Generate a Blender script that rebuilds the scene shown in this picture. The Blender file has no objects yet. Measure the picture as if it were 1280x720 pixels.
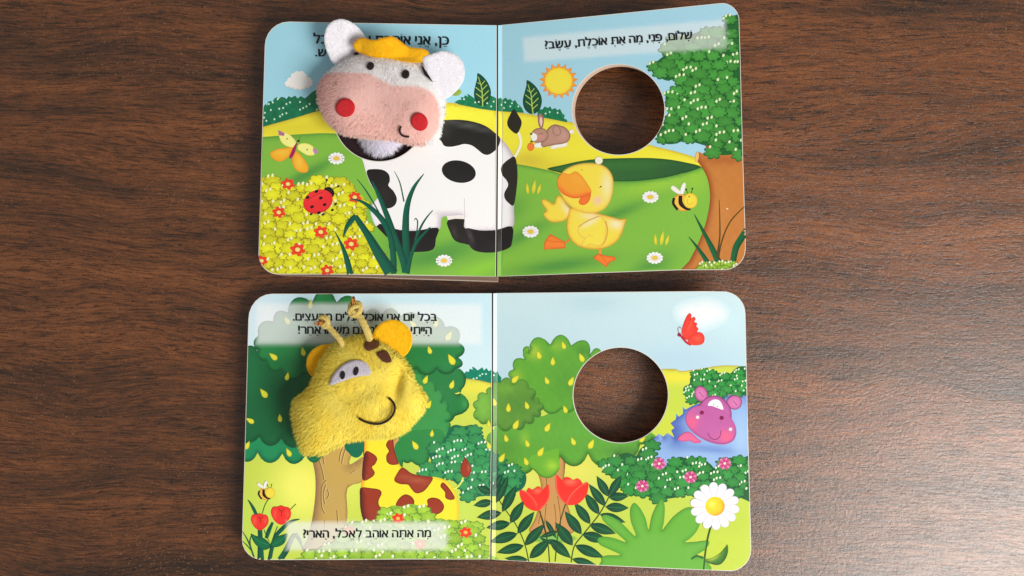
import bpy, math, random
import numpy as np
from mathutils import Vector
from mathutils.geometry import delaunay_2d_cdt
random.seed(7); rng = np.random.default_rng(7)
scene = bpy.context.scene
COL = scene.collection

# ------------------------------------------------------------------ camera, light, exposure
CAMH = 0.62                      # metres above the table
SC = 0.0005                      # metres of table per photograph pixel
cam = bpy.data.cameras.new('camera'); camo = bpy.data.objects.new('camera', cam); COL.objects.link(camo)
camo.location = (0, 0, CAMH); cam.sensor_width = 36; cam.lens = 36 * CAMH / (1280 * SC)
cam.clip_start = 0.01; cam.clip_end = 20
scene.camera = camo
world = bpy.data.worlds.new('World'); scene.world = world; world.use_nodes = True
wb = world.node_tree.nodes['Background']; wb.inputs[0].default_value = (1.0, 0.98, 0.96, 1); wb.inputs[1].default_value = 0.31
def lamp(name, az, el, dist, sx, sy, power, col):
    l = bpy.data.lights.new(name, 'AREA'); l.shape = 'RECTANGLE'; l.size = sx; l.size_y = sy; l.energy = power; l.color = col
    o = bpy.data.objects.new(name, l); COL.objects.link(o)
    a, e = math.radians(az), math.radians(el)
    o.location = Vector((math.cos(a) * math.cos(e), math.sin(a) * math.cos(e), math.sin(e))) * dist
    o.rotation_euler = (-o.location).to_track_quat('-Z', 'Y').to_euler()
    return o
lamp('window_light', -35, 43, 1.40, 0.82, 0.72, 27.0, (1.0, 0.965, 0.92))
scene.view_settings.view_transform = 'Standard'; scene.view_settings.look = 'None'
scene.view_settings.exposure = 0.0; scene.view_settings.gamma = 1.0
scene.cycles.transparent_max_bounces = 24; scene.cycles.max_bounces = 10; scene.cycles.diffuse_bounces = 8; scene.cycles.transmission_bounces = 10

# ------------------------------------------------------------------ helpers
def lin(c):
    c = np.asarray(c, float) / 255.0
    return np.where(c <= 0.04045, c / 12.92, ((c + 0.055) / 1.055) ** 2.4)
def px2w(px, py, z=0.0):
    """where the photograph's pixel lies at height z"""
    t = (CAMH - z) / CAMH
    return np.stack([(np.asarray(px, float) - 640) * SC * t, (360 - np.asarray(py, float)) * SC * t, np.zeros_like(np.asarray(px, float)) + z], -1)
def inside(P, poly):
    x, y = P[:, 0], P[:, 1]; r = np.zeros(len(P), bool); n = len(poly)
    for i in range(n):
        x0, y0 = poly[i]; x1, y1 = poly[(i + 1) % n]
        if y0 == y1: continue
        c = ((y0 > y) != (y1 > y)) & (x < (x1 - x0) * (y - y0) / (y1 - y0) + x0)
        r ^= c
    return r
def bdist(P, poly):
    """distance to the outline and the outward normal there (y down)"""
    A = np.asarray(poly, float); B = np.roll(A, -1, 0); E = B - A
    L2 = np.maximum((E ** 2).sum(1), 1e-9)
    d = np.full(len(P), 1e9); N = np.zeros((len(P), 2))
    for i in range(len(A)):
        t = np.clip(((P - A[i]) @ E[i]) / L2[i], 0, 1)
        q = A[i] + t[:, None] * E[i]; dd = np.hypot(*(P - q).T)
        m = dd < d; d[m] = dd[m]
        nn = np.array([E[i][1], -E[i][0]]) / math.sqrt(L2[i]); N[m] = nn
    return d, N
def area(p):
    p = np.asarray(p); q = np.roll(p, -1, 0); return 0.5 * (p[:, 0] * q[:, 1] - p[:, 1] * q[:, 0]).sum()
def sm(pts, k=5, closed=True):
    """Catmull-Rom through the points"""
    p = np.asarray(pts, float); n = len(p); out = []
    rngi = range(n) if closed else range(n - 1)
    for i in rngi:
        if closed: a, b, c, d = p[i - 1], p[i], p[(i + 1) % n], p[(i + 2) % n]
        else: a, b, c, d = p[max(i - 1, 0)], p[i], p[i + 1], p[min(i + 2, n - 1)]
        for j in range(k):
            t = j / k
            out.append(0.5 * (2 * b + (c - a) * t + (2 * a - 5 * b + 4 * c - d) * t * t + (3 * b - a - 3 * c + d) * t ** 3))
    if not closed: out.append(p[-1])
    return np.array(out)
def ell(cx, cy, rx, ry=None, rot=0, n=22):
    ry = rx if ry is None else ry; a = np.linspace(0, 2 * math.pi, n, endpoint=False); r = math.radians(rot)
    x, y = rx * np.cos(a), ry * np.sin(a)
    return np.stack([cx + x * math.cos(r) - y * math.sin(r), cy + x * math.sin(r) + y * math.cos(r)], 1)
def scal(pts, bulge=0.42, k=7):
    """outline of round lobes between cusp points (clockwise on screen); a third value replaces the bulge of the side that follows"""
    out = []; n = len(pts)
    for i in range(n):
        a = np.array(pts[i][:2], float); b = np.array(pts[(i + 1) % n][:2], float)
        bl = pts[i][2] if len(pts[i]) > 2 else bulge
        e = b - a; nn = np.array([e[1], -e[0]])
        for j in range(k):
            t = j / k; s = math.sin(math.pi * t) ** 0.7
            out.append(a + e * t + nn * s * bl)
    return np.array(out)
def leafp(bx, by, tx, ty, w, k=7, fat=0.8):
    """pointed leaf from base to tip"""
    a = np.array([bx, by], float); b = np.array([tx, ty], float); e = b - a; L = np.hypot(*e); nn = np.array([-e[1], e[0]]) / L
    t = np.linspace(0, 1, k); s = np.sin(math.pi * t ** fat) * w / 2
    return np.concatenate([a + e * t[:, None] + nn * s[:, None], (a + e * t[:, None] - nn * s[:, None])[-2:0:-1]])
def cdt(polys, pts, test):
    """triangulate; test(ids) says whether a face made from these polygons stays"""
    V = []; F = []
    for p in polys:
        p = list(map(tuple, p))
        if area(p) < 0: p = p[::-1]
        F.append(list(range(len(V), len(V) + len(p)))); V += p
    V += list(map(tuple, pts))
    v, e, f, ov, oe, of = delaunay_2d_cdt([Vector(q) for q in V], [], F, 1, 1e-4, True)
    v = np.array([[q[0], q[1]] for q in v]) if len(v) else np.zeros((0, 2))
    tr = []
    for face, ids in zip(f, of):
        if test(set(ids)):
            for j in range(1, len(face) - 1): tr.append((face[0], face[j], face[j + 1]))
    return v, tr
ORG = {}
def finish(name, V, F, mat, parent=None, colors=None, mats=None, fmat=None, smooth=False, data_only=False):
    V = np.asarray(V, float)
    c = V.mean(0) if len(V) else np.zeros(3)
    if parent is None: c = np.array([c[0], c[1], V[:, 2].min()])
    me = bpy.data.meshes.new(name); me.from_pydata((V - c).tolist(), [], [tuple(map(int, f)) for f in F])
    for m in (mats or [mat]): me.materials.append(m)
    if fmat is not None: me.polygons.foreach_set('material_index', np.asarray(fmat, np.int32))
    if colors is not None:
        at = me.color_attributes.new('paint', 'FLOAT_COLOR', 'POINT')
        at.data.foreach_set('color', np.asarray(colors, np.float32).ravel())
    if smooth: me.polygons.foreach_set('use_smooth', [True] * len(me.polygons))
    me.update()
    o = bpy.data.objects.new(name, me); COL.objects.link(o)
    ORG[o] = c
    if parent is not None:
        o.parent = parent; o.location = c - ORG[parent]
    else: o.location = c
    return o
def empty(name, loc, label, cat):
    o = bpy.data.objects.new(name, None); COL.objects.link(o); o.location = loc; o.empty_display_size = 0.02
    ORG[o] = np.array(loc, float); o['label'] = label; o['category'] = cat
    return o

# ------------------------------------------------------------------ materials
def newmat(name):
    m = bpy.data.materials.new(name); m.use_nodes = True
    nt = m.node_tree; return m, nt, nt.nodes['Principled BSDF']
def N(nt, t, **k):
    n = nt.nodes.new(t)
    for a, b in k.items():
        if a.startswith('i_'): n.inputs[int(a[2:])].default_value = b
        else: setattr(n, a, b)
    return n
def L(nt, a, b): nt.links.new(a, b)
def noise_bump(nt, bs, scale, dist, strength=1.0, detail=3, vec=None):
    n = N(nt, 'ShaderNodeTexNoise'); n.inputs['Scale'].default_value = scale; n.inputs['Detail'].default_value = detail
    tc = N(nt, 'ShaderNodeTexCoord'); L(nt, tc.outputs['Object'] if vec is None else vec, n.inputs['Vector'])
    b = N(nt, 'ShaderNodeBump'); b.inputs['Distance'].default_value = dist; b.inputs['Strength'].default_value = strength
    L(nt, n.outputs['Fac'], b.inputs['Height']); L(nt, b.outputs['Normal'], bs.inputs['Normal']); return n
def print_mat(name, soft):
    m, nt, bs = newmat(name)
    a = N(nt, 'ShaderNodeAttribute', attribute_name='paint')
    tc = N(nt, 'ShaderNodeTexCoord')
    n = N(nt, 'ShaderNodeTexNoise'); n.inputs['Scale'].default_value = 900; n.inputs['Detail'].default_value = 4
    L(nt, tc.outputs['Object'], n.inputs['Vector'])
    mr = N(nt, 'ShaderNodeMapRange'); mr.inputs[1].default_value = 0.3; mr.inputs[2].default_value = 0.7; mr.inputs[3].default_value = 0.98; mr.inputs[4].default_value = 1.02
    L(nt, n.outputs['Fac'], mr.inputs[0])
    vm = N(nt, 'ShaderNodeVectorMath', operation='SCALE'); L(nt, a.outputs['Color'], vm.inputs[0]); L(nt, mr.outputs[0], vm.inputs['Scale'])
    L(nt, vm.outputs[0], bs.inputs['Base Color'])
    n2 = N(nt, 'ShaderNodeTexNoise'); n2.inputs['Scale'].default_value = 28; n2.inputs['Detail'].default_value = 5; n2.inputs['Roughness'].default_value = .65; L(nt, tc.outputs['Object'], n2.inputs['Vector'])
    m2 = N(nt, 'ShaderNodeMapRange'); m2.inputs[1].default_value = .35; m2.inputs[2].default_value = .68; m2.inputs[3].default_value = .26; m2.inputs[4].default_value = .50; L(nt, n2.outputs['Fac'], m2.inputs[0]); L(nt, m2.outputs[0], bs.inputs['Roughness'])
    bs.inputs['Specular IOR Level'].default_value = 0.42
    if soft: L(nt, a.outputs['Alpha'], bs.inputs['Alpha'])
    return m
M_PRINT = print_mat('printed_ink', False); M_SOFT = print_mat('printed_ink_airbrushed', True)
def plain(name, c, rough=0.6, bump=None, spec=0.3, sheen=0):
    m, nt, bs = newmat(name); bs.inputs['Base Color'].default_value = (*lin(c), 1)
    bs.inputs['Roughness'].default_value = rough; bs.inputs['Specular IOR Level'].default_value = spec
    bs.inputs['Sheen Weight'].default_value = sheen
    if bump: noise_bump(nt, bs, *bump)
    return m
M_BOARD = plain('white_board', (228, 224, 214), 0.6, (1500, 0.0001))
M_EDGE = plain('raw_board_edge', (128, 106, 92), 0.8, (2500, 0.0002))
M_HOLEEDGE = plain('cut_board_edge', (206, 184, 166), 0.8, (2500, 0.0002))
def felt(name, c, c2):
    m, nt, bs = newmat(name)
    tc = N(nt, 'ShaderNodeTexCoord'); n = N(nt, 'ShaderNodeTexNoise'); n.inputs['Scale'].default_value = 420; n.inputs['Detail'].default_value = 6; n.inputs['Roughness'].default_value = .7
    n.inputs['Distortion'].default_value = 1.2
    L(nt, tc.outputs['Object'], n.inputs['Vector'])
    r = N(nt, 'ShaderNodeValToRGB'); r.color_ramp.elements[0].position = .33; r.color_ramp.elements[1].position = .62
    r.color_ramp.elements[0].color = (*lin(c2), 1); r.color_ramp.elements[1].color = (*lin(c), 1)
    L(nt, n.outputs['Fac'], r.inputs[0]); L(nt, r.outputs[0], bs.inputs['Base Color'])
    b = N(nt, 'ShaderNodeBump'); b.inputs['Distance'].default_value = .0006; L(nt, n.outputs['Fac'], b.inputs['Height']); L(nt, b.outputs[0], bs.inputs['Normal'])
    bs.inputs['Roughness'].default_value = .95; bs.inputs['Specular IOR Level'].default_value = .1; bs.inputs['Sheen Weight'].default_value = .25
    return m
def thread(name, c, c2, scale=1500):
    m, nt, bs = newmat(name)
    tc = N(nt, 'ShaderNodeTexCoord'); w = N(nt, 'ShaderNodeTexWave'); w.inputs['Scale'].default_value = scale / 3; w.inputs['Distortion'].default_value = 6; w.inputs['Detail'].default_value = 3; w.inputs['Detail Scale'].default_value = 3
    L(nt, tc.outputs['Object'], w.inputs['Vector'])
    r = N(nt, 'ShaderNodeValToRGB'); r.color_ramp.elements[0].color = (*lin(c2), 1); r.color_ramp.elements[1].color = (*lin(c), 1)
    L(nt, w.outputs['Fac'], r.inputs[0]); L(nt, r.outputs[0], bs.inputs['Base Color'])
    b = N(nt, 'ShaderNodeBump'); b.inputs['Distance'].default_value = .0004; L(nt, w.outputs['Fac'], b.inputs['Height']); L(nt, b.outputs[0], bs.inputs['Normal'])
    bs.inputs['Roughness'].default_value = .5; bs.inputs['Specular IOR Level'].default_value = .4
    return m
def furmat(name):
    m, nt, bs = newmat(name)
    a = N(nt, 'ShaderNodeAttribute', attribute_name='paint'); L(nt, a.outputs['Color'], bs.inputs['Base Color'])
    bs.inputs['Roughness'].default_value = .8; bs.inputs['Specular IOR Level'].default_value = .15
    bs.inputs['Sheen Weight'].default_value = .2
    tr = N(nt, 'ShaderNodeBsdfTranslucent'); L(nt, a.outputs['Color'], tr.inputs[0]); mx = N(nt, 'ShaderNodeMixShader'); mx.inputs[0].default_value = .38
    L(nt, bs.outputs[0], mx.inputs[1]); L(nt, tr.outputs[0], mx.inputs[2]); L(nt, mx.outputs[0], nt.nodes['Material Output'].inputs[0])
    return m
M_FUR = furmat('plush_fur')
def plushbase():
    m = furmat('plush_cloth'); nt = m.node_tree; bs = nt.nodes['Principled BSDF']; a = [n for n in nt.nodes if n.bl_idname == 'ShaderNodeAttribute'][0]
    tc = N(nt, 'ShaderNodeTexCoord'); mp = N(nt, 'ShaderNodeMapping'); mp.inputs['Rotation'].default_value = (0, 0, .9); mp.inputs['Scale'].default_value = (1, .38, 1); L(nt, tc.outputs['Object'], mp.inputs[0])
    n = N(nt, 'ShaderNodeTexNoise'); n.inputs['Scale'].default_value = 620; n.inputs['Detail'].default_value = 4; n.inputs['Distortion'].default_value = .8; L(nt, mp.outputs[0], n.inputs['Vector'])
    b = N(nt, 'ShaderNodeBump'); b.inputs['Distance'].default_value = .0007; b.inputs['Strength'].default_value = .6; L(nt, n.outputs['Fac'], b.inputs['Height']); L(nt, b.outputs[0], bs.inputs['Normal'])
    return m
M_PLUSH = plushbase()
def wood():
    m, nt, bs = newmat('walnut_laminate')
    tc = N(nt, 'ShaderNodeTexCoord'); sep = N(nt, 'ShaderNodeSeparateXYZ'); L(nt, tc.outputs['Object'], sep.inputs[0])
    def math_(op, a, b=None):
        n = N(nt, 'ShaderNodeMath', operation=op)
        for i, v in enumerate((a, b)):
            if v is None: continue
            if isinstance(v, (int, float)): n.inputs[i].default_value = v
            else: L(nt, v, n.inputs[i])
        return n.outputs[0]
    def noi(sx, sy, off=0, det=4, rough=.55, dist=0, yv=None):
        cx = math_('MULTIPLY', sep.outputs[0], sx); cy = math_('MULTIPLY', yv if yv is not None else sep.outputs[1], sy)
        c = N(nt, 'ShaderNodeCombineXYZ'); L(nt, cx, c.inputs[0]); L(nt, cy, c.inputs[1]); c.inputs[2].default_value = off
        n = N(nt, 'ShaderNodeTexNoise'); n.inputs['Scale'].default_value = 1; n.inputs['Detail'].default_value = det; n.inputs['Roughness'].default_value = rough; n.inputs['Distortion'].default_value = dist
        L(nt, c.outputs[0], n.inputs['Vector']); return n.outputs['Fac']
    w1 = noi(5, 9, 3.1, 2)
    yv = math_('ADD', sep.outputs[1], math_('MULTIPLY', math_('SUBTRACT', w1, .5), .045))
    yv = math_('ADD', yv, math_('MULTIPLY', sep.outputs[0], .035))
    band = noi(2.6, 30, 1.7, 5, .6, .4, yv)
    streak = noi(26, 380, 5.2, 6, .7, .5, yv)
    fine = noi(95, 900, 8.4, 4, .6, .2, yv)
    pore = noi(60, 1150, 2.2, 3, .65, .5, yv); pore2 = noi(170, 1500, 6.6, 2, .5, 0, yv)
    s = math_('ADD', math_('MULTIPLY', band, .47), math_('ADD', math_('MULTIPLY', streak, .30), math_('MULTIPLY', fine, .23)))
    r = N(nt, 'ShaderNodeValToRGB'); cr = r.color_ramp
    cr.elements[0].position = .37; cr.elements[0].color = (.026, .0125, .0065, 1)
    cr.elements[1].position = .66; cr.elements[1].color = (.268, .096, .030, 1)
    e = cr.elements.new(.455); e.color = (.078, .0295, .0108, 1)
    e = cr.elements.new(.54); e.color = (.162, .054, .0165, 1)
    L(nt, s, r.inputs[0])
    pr = N(nt, 'ShaderNodeMapRange'); pr.inputs[1].default_value = .395; pr.inputs[2].default_value = .455; pr.inputs[3].default_value = .36; pr.inputs[4].default_value = 1
    L(nt, math_('MINIMUM', pore, math_('ADD', pore2, .045)), pr.inputs[0])
    sp = noi(1300, 1500, 4.4, 3, .6)
    sr = N(nt, 'ShaderNodeMapRange'); sr.inputs[1].default_value = .3; sr.inputs[2].default_value = .7; sr.inputs[3].default_value = .72; sr.inputs[4].default_value = 1.28
    L(nt, sp, sr.inputs[0])
    vm = N(nt, 'ShaderNodeVectorMath', operation='SCALE'); L(nt, r.outputs[0], vm.inputs[0]); L(nt, math_('MULTIPLY', pr.outputs[0], sr.outputs[0]), vm.inputs['Scale'])
    spk = N(nt, 'ShaderNodeMapRange'); spk.inputs[1].default_value = .70; spk.inputs[2].default_value = .76; spk.inputs[3].default_value = 0; spk.inputs[4].default_value = .4; L(nt, math_('MULTIPLY', noi(850, 850, 12.3, 1, .4), math_('ADD', .80, math_('MULTIPLY', noi(14, 14, 7.7, 3), .42))), spk.inputs[0])
    mc = N(nt, 'ShaderNodeMix', data_type='RGBA'); L(nt, spk.outputs[0], mc.inputs[0]); L(nt, vm.outputs[0], mc.inputs[6]); mc.inputs[7].default_value = (.32, .17, .085, 1)
    L(nt, mc.outputs[2], bs.inputs['Base Color'])
    rr = N(nt, 'ShaderNodeMapRange'); rr.inputs[3].default_value = .22; rr.inputs[4].default_value = .34; L(nt, sp, rr.inputs[0]); L(nt, rr.outputs[0], bs.inputs['Roughness'])
    bs.inputs['Specular IOR Level'].default_value = .68
    b = N(nt, 'ShaderNodeBump'); b.inputs['Distance'].default_value = .00022; b.inputs['Strength'].default_value = .7
    L(nt, math_('ADD', math_('ADD', math_('MULTIPLY', sp, .6), math_('MULTIPLY', noi(420, 460, 9, 3), 1.0)), math_('MULTIPLY', pr.outputs[0], .25)), b.inputs['Height']); L(nt, b.outputs[0], bs.inputs['Normal'])
    return m

# ------------------------------------------------------------------ table
tt = finish('table_top', [(-1.2, -.8, 0), (1.2, -.8, 0), (1.2, .8, 0), (-1.2, .8, 0), (-1.2, -.8, -.03), (1.2, -.8, -.03), (1.2, .8, -.03), (-1.2, .8, -.03)],
            [(0, 1, 2, 3), (7, 6, 5, 4), (0, 4, 5, 1), (1, 5, 6, 2), (2, 6, 7, 3), (3, 7, 4, 0)], wood())
tt['kind'] = 'structure'; tt['label'] = 'dark brown walnut grain table top'

# ------------------------------------------------------------------ pages
class Page:
    def __init__(s, outline, hole, z0, slope, xref, gain=1.0, inset=0.7, slope_off=0):
        s.poly = np.asarray(outline, float); s.hole = hole; s.a = z0; s.b = slope; s.xs = (xref - 640) * SC; s.gain = gain
        s.clip = s.shrink(s.poly, inset)
        s.holec = None if hole is None else ell(hole[0], hole[1], hole[2] + .8, hole[3] + .8, 0, 72)
        s.holeo = None if hole is None else ell(hole[0], hole[1], hole[2], hole[3], 0, 72)
        s.bb = (s.clip[:, 0].min(), s.clip[:, 0].max(), s.clip[:, 1].min(), s.clip[:, 1].max())
    def shrink(s, p, d):
        if d <= 0: return p
        if area(p) < 0: p = p[::-1]
        a = np.roll(p, 1, 0); b = np.roll(p, -1, 0); t = b - a; t /= np.hypot(*t.T)[:, None]
        return p + np.stack([-t[:, 1], t[:, 0]], 1) * d
    def w(s, px, py, lift=0.0, down=0.0):
        px = np.asarray(px, float); py = np.asarray(py, float)
        Tx = (px - 640) * SC; Ty = (360 - py) * SC
        a = s.a + lift
        t = (CAMH - a + s.b * s.xs) / (CAMH + s.b * Tx)
        P = np.stack([t * Tx, t * Ty, CAMH * (1 - t)], -1)
        if down:
            n = np.array([-s.b, 0, 1.0]); n /= np.linalg.norm(n); P = P - n * down
        return P
def board(name, page, parent, th, mat_top, mat_edge, mat_hole=None, label=None, shift=(0, 0), drop=0.0, outline=None, rot=0):
    po = np.asarray(outline if outline is not None else page.poly, float)
    polys = [po] + ([page.holeo + np.array(shift)] if page.hole is not None else [])
    v, tr = cdt(polys, [], lambda s: 0 in s and 1 not in s)
    top = page.w(v[:, 0], v[:, 1], down=drop); bot = page.w(v[:, 0], v[:, 1], down=drop + th)
    n = len(v); V = np.concatenate([top, bot]); F = [(c, b, a) for a, b, c in tr]; 
    # orient up
    a0, b0, c0 = F[0]
    if np.cross(top[b0] - top[a0], top[c0] - top[a0])[2] < 0: F = [f[::-1] for f in F]
    fm = [0] * len(F); F = F + [tuple(x + n for x in f[::-1]) for f in F]; fm += [0] * len(fm)
    edges = {}
    for f in F[:len(tr)]:
        for i in range(3):
            e = (f[i], f[(i + 1) % 3]); edges[e] = edges.get(e, 0) + 1
    for (i, j) in list(edges):
        if (j, i) not in edges:
            F.append((j, i, i + n, j + n))
            onhole = page.hole is not None and math.hypot((v[i][0] - page.hole[0] - shift[0]) / page.hole[2], (v[i][1] - page.hole[1] - shift[1]) / page.hole[3]) < 1.05
            fm.append(2 if onhole else 1)
    o = finish(name, V, F, None, parent, mats=[mat_top, mat_edge, mat_hole or mat_edge], fmat=fm)
    if label: o['label'] = label
    return o

def panel_mix(book, x, y, C):
    for poly, soft, a, col in book.get('panels', []):
        P = np.stack([x, y], 1); ins = inside(P, poly)
        if ins.any():
            d, _ = bdist(P[ins], poly); t = (np.clip(d / soft, 0, 1) * a)[:, None]; C = C.copy(); C[ins] = C[ins] * (1 - t) + lin(col) * t
    return C
LAY = 24e-6; SUB = 1.8e-6
class Motif:
    def __init__(s, name, book, lay, label=None, parent=None, k=0):
        s.name, s.book, s.lay, s.k, s.label, s.parent = name, book, lay, k, label, parent
        s.V, s.C, s.F, s.FM, s.n, s.subs = [], [], [], [], 0, []
    def sub(s, name, label=None):
        m = Motif(name, s.book, s.lay, label, s, s.k); s.subs.append(m); return m
    def lift(s): 
        s.k += 1
        if s.parent is not None: s.parent.k = max(s.parent.k, s.k)
        return s.lay * LAY + s.k * SUB + 2e-5
    def put(s, P3, C, T, soft):
        s.V.append(P3); s.C.append(C); s.F += [(a + s.n, b + s.n, c + s.n) for a, b, c in T]; s.FM += [1 if soft else 0] * len(T); s.n += len(P3)
    def orient(s, v, tr):
        return [(a, b, c) if ((v[b][0] - v[a][0]) * (v[c][1] - v[a][1]) - (v[b][1] - v[a][1]) * (v[c][0] - v[a][0])) < 0 else (a, c, b) for a, b, c in tr]
    def shape(s, poly, col, g=None, edge=None, blobs=(), grad=None, soft=0, alpha=1.0, noise=0, edges=()):
        """filled outline. edge=(colour,width[,dx,dy]) darkens towards the outline (facing dx,dy); blobs=(x,y,rx,ry,colour,amount[,rot])"""
        poly = np.asarray(poly, float); lift = s.lift()
        x0, x1, y0, y1 = poly[:, 0].min(), poly[:, 0].max(), poly[:, 1].min(), poly[:, 1].max()
        shaded = edge or len(blobs) or grad or soft or noise or edges
        onp_ = any(x1 > q[0][:, 0].min() and x0 < q[0][:, 0].max() and y1 > q[0][:, 1].min() and y0 < q[0][:, 1].max() for q in s.book.get('panels', []))
        if onp_: shaded = True; g = 3.5 if g is None else min(g, 3.5)
        if g is None: g = max(1.6, min(5, min(x1 - x0, y1 - y0) / 7))
        for pg in s.book['pages']:
            bx0, bx1, by0, by1 = pg.bb
            if x1 < bx0 or x0 > bx1 or y1 < by0 or y0 > by1: continue
            pts = np.zeros((0, 2))
            if shaded:
                gx, gy = np.meshgrid(np.arange(max(x0, bx0) + g * .5, min(x1, bx1), g), np.arange(max(y0, by0) + g * .5, min(y1, by1), g))
                pts = np.stack([gx.ravel() + (np.arange(gx.shape[0])[:, None] % 2 * g * .5 + 0 * gx).ravel(), gy.ravel()], 1)
                if len(pts):
                    pts = pts[inside(pts, poly)]
                if len(pts):
                    d, _ = bdist(pts, poly); pts = pts[d > g * .3]
                if edge or soft or edges:     # rings close to the outline carry the shading
                    ws = [soft] if soft else []
                    ws += [e[1] for e in ([edge] if edge else []) + list(edges)]
                    q = poly if area(poly) > 0 else poly[::-1]
                    a = np.roll(q, 1, 0); b = np.roll(q, -1, 0); t = b - a; t /= np.maximum(np.hypot(*t.T), 1e-6)[:, None]
                    nn = np.stack([-t[:, 1], t[:, 0]], 1)
                    for w_ in ws:
                        for fr in (.35, .8):
                            r = q + nn * w_ * fr; r = r[inside(r, poly)]
                            if len(r):
                                dd, _ = bdist(r, poly); r = r[dd > w_ * fr * .8]
                                pts = np.concatenate([pts, r]) if len(pts) else r
            # clip only if the shape touches the page outline or the hole
            allp = poly
            m_in = inside(allp, pg.clip).all()
            hit = False
            if pg.hole is not None:
                hx, hy, rx, ry = pg.hole
                hit = not (x1 < hx - rx - 2 or x0 > hx + rx + 2 or y1 < hy - ry - 2 or y0 > hy + ry + 2)
            polys = [poly]; iC = iH = None
            if not m_in: iC = len(polys); polys.append(pg.clip)
            if hit: iH = len(polys); polys.append(pg.holec)
            v, tr = cdt(polys, pts, lambda ids: 0 in ids and (iC is None or iC in ids) and (iH is None or iH not in ids))
            if not tr: continue
            used = sorted({i for t in tr for i in t}); mp = {u: i for i, u in enumerate(used)}
            v = v[used]; tr = [(mp[a], mp[b], mp[c]) for a, b, c in tr]
            C = np.tile(lin(col), (len(v), 1)); A = np.full(len(v), float(alpha))
            if grad:
                gx0, gy0, c0, gx1, gy1, c1 = grad; e = np.array([gx1 - gx0, gy1 - gy0], float)
                t = np.clip(((v - [gx0, gy0]) @ e) / (e @ e), 0, 1)[:, None]; C = lin(c0) * (1 - t) + lin(c1) * t
            for bl in blobs:
                bx, by, rx, ry, c, am = bl[:6]; r = math.radians(bl[6]) if len(bl) > 6 else 0
                dx, dy = v[:, 0] - bx, v[:, 1] - by
                u = (dx * math.cos(r) + dy * math.sin(r)) / rx; w_ = (-dx * math.sin(r) + dy * math.cos(r)) / ry
                t = (am * np.exp(-(u * u + w_ * w_)))[:, None]; C = C * (1 - t) + lin(c) * t
            if noise:
                t = 1 + noise * (np.sin(v[:, 0] * .9 + 1.3 * np.sin(v[:, 1] * .6)) * np.sin(v[:, 1] * 1.1 + v[:, 0] * .35)); C = C * t[:, None]
            if edge or soft or edges:
                d, Nn = bdist(v, poly)
                if area(poly) < 0: Nn = -Nn
                for ed in list(edges) + ([edge] if edge else []):
                    t = np.clip(1 - d / ed[1], 0, 1) ** 1.3
                    if len(ed) > 2:
                        dv = np.array(ed[2:4], float); dv /= np.hypot(*dv); t = t * np.clip(Nn @ dv * 1.3 + .1, 0, 1)
                    C = C * (1 - t[:, None]) + lin(ed[0]) * t[:, None]
                if soft: A = A * np.clip(d / soft, 0, 1)
            if onp_: C = panel_mix(s.book, v[:, 0], v[:, 1], C)
            s.put(pg.w(v[:, 0], v[:, 1], lift), np.concatenate([np.clip(C * pg.gain, 0, .88), A[:, None]], 1), s.orient(v, tr), soft > 0 or alpha < 1)
        return s
    def tris(s, v, tr, C, soft=False, A=None, lift=None, strict=False, notext=False):
        """loose triangles (strokes, stamps, letters), kept where their centre lies on a page"""
        v = np.asarray(v, float); T = np.asarray(tr, int); lift = s.lift() if lift is None else lift
        if len(T) == 0: return s
        cen = v[T].mean(1)
        for pg in s.book['pages']:
            if v[:, 0].max() < pg.bb[0] or v[:, 0].min() > pg.bb[1]: continue
            ok = inside(cen, pg.clip)
            if pg.holec is not None: ok &= ~inside(cen, pg.holec)
            if strict:
                vi = inside(v, pg.clip)
                if pg.holec is not None: vi &= ~inside(v, pg.holec)
                ok &= vi[T].all(1)
            if not ok.any(): continue
            t = T[ok]; used = np.unique(t); mp = np.full(len(v), -1); mp[used] = np.arange(len(used)); vv = v[used]
            c = np.clip((np.asarray(C)[used] if notext else panel_mix(s.book, vv[:, 0], vv[:, 1], np.asarray(C)[used])) * pg.gain, 0, .88); a = np.ones(len(used)) if A is None else np.asarray(A)[used]
            lf = lift if np.isscalar(lift) else lift[used]
            s.put(pg.w(vv[:, 0], vv[:, 1], lf), np.concatenate([c, a[:, None]], 1), s.orient(vv, mp[t].tolist()), soft)
        return s
    def stroke(s, pts, w, col, k=6, taper=None, rim=None):
        p = sm(pts, k, False) if len(pts) > 2 else np.linspace(pts[0], pts[1], 6).astype(float)
        t = np.gradient(p, axis=0); t /= np.maximum(np.hypot(*t.T), 1e-6)[:, None]; nn = np.stack([-t[:, 1], t[:, 0]], 1)
        u = np.linspace(0, 1, len(p)); ww = np.interp(u, np.linspace(0, 1, len(w)), w) if isinstance(w, (list, tuple)) else np.full(len(p), float(w))
        v = np.concatenate([p + nn * ww[:, None] / 2, p, p - nn * ww[:, None] / 2]); n = len(p); tr = []
        for a in (0, n):
            for i in range(n - 1): tr += [(a + i, a + i + 1, a + i + n), (a + i + 1, a + i + n + 1, a + i + n)]
        c = np.tile(lin(col), (3 * n, 1))
        if rim is not None: c[:n] = lin(rim)
        return s.tris(v, tr, c)
    def fan(s, poly, col, rimcol=None, lift=None):
        poly = np.asarray(poly, float); n = len(poly); v = np.concatenate([poly, poly.mean(0)[None]])
        c = np.tile(lin(col), (n + 1, 1))
        if rimcol is not None: c[:n] = lin(rimcol)
        return s.tris(v, [(i, (i + 1) % n, n) for i in range(n)], c, lift=lift)
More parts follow.
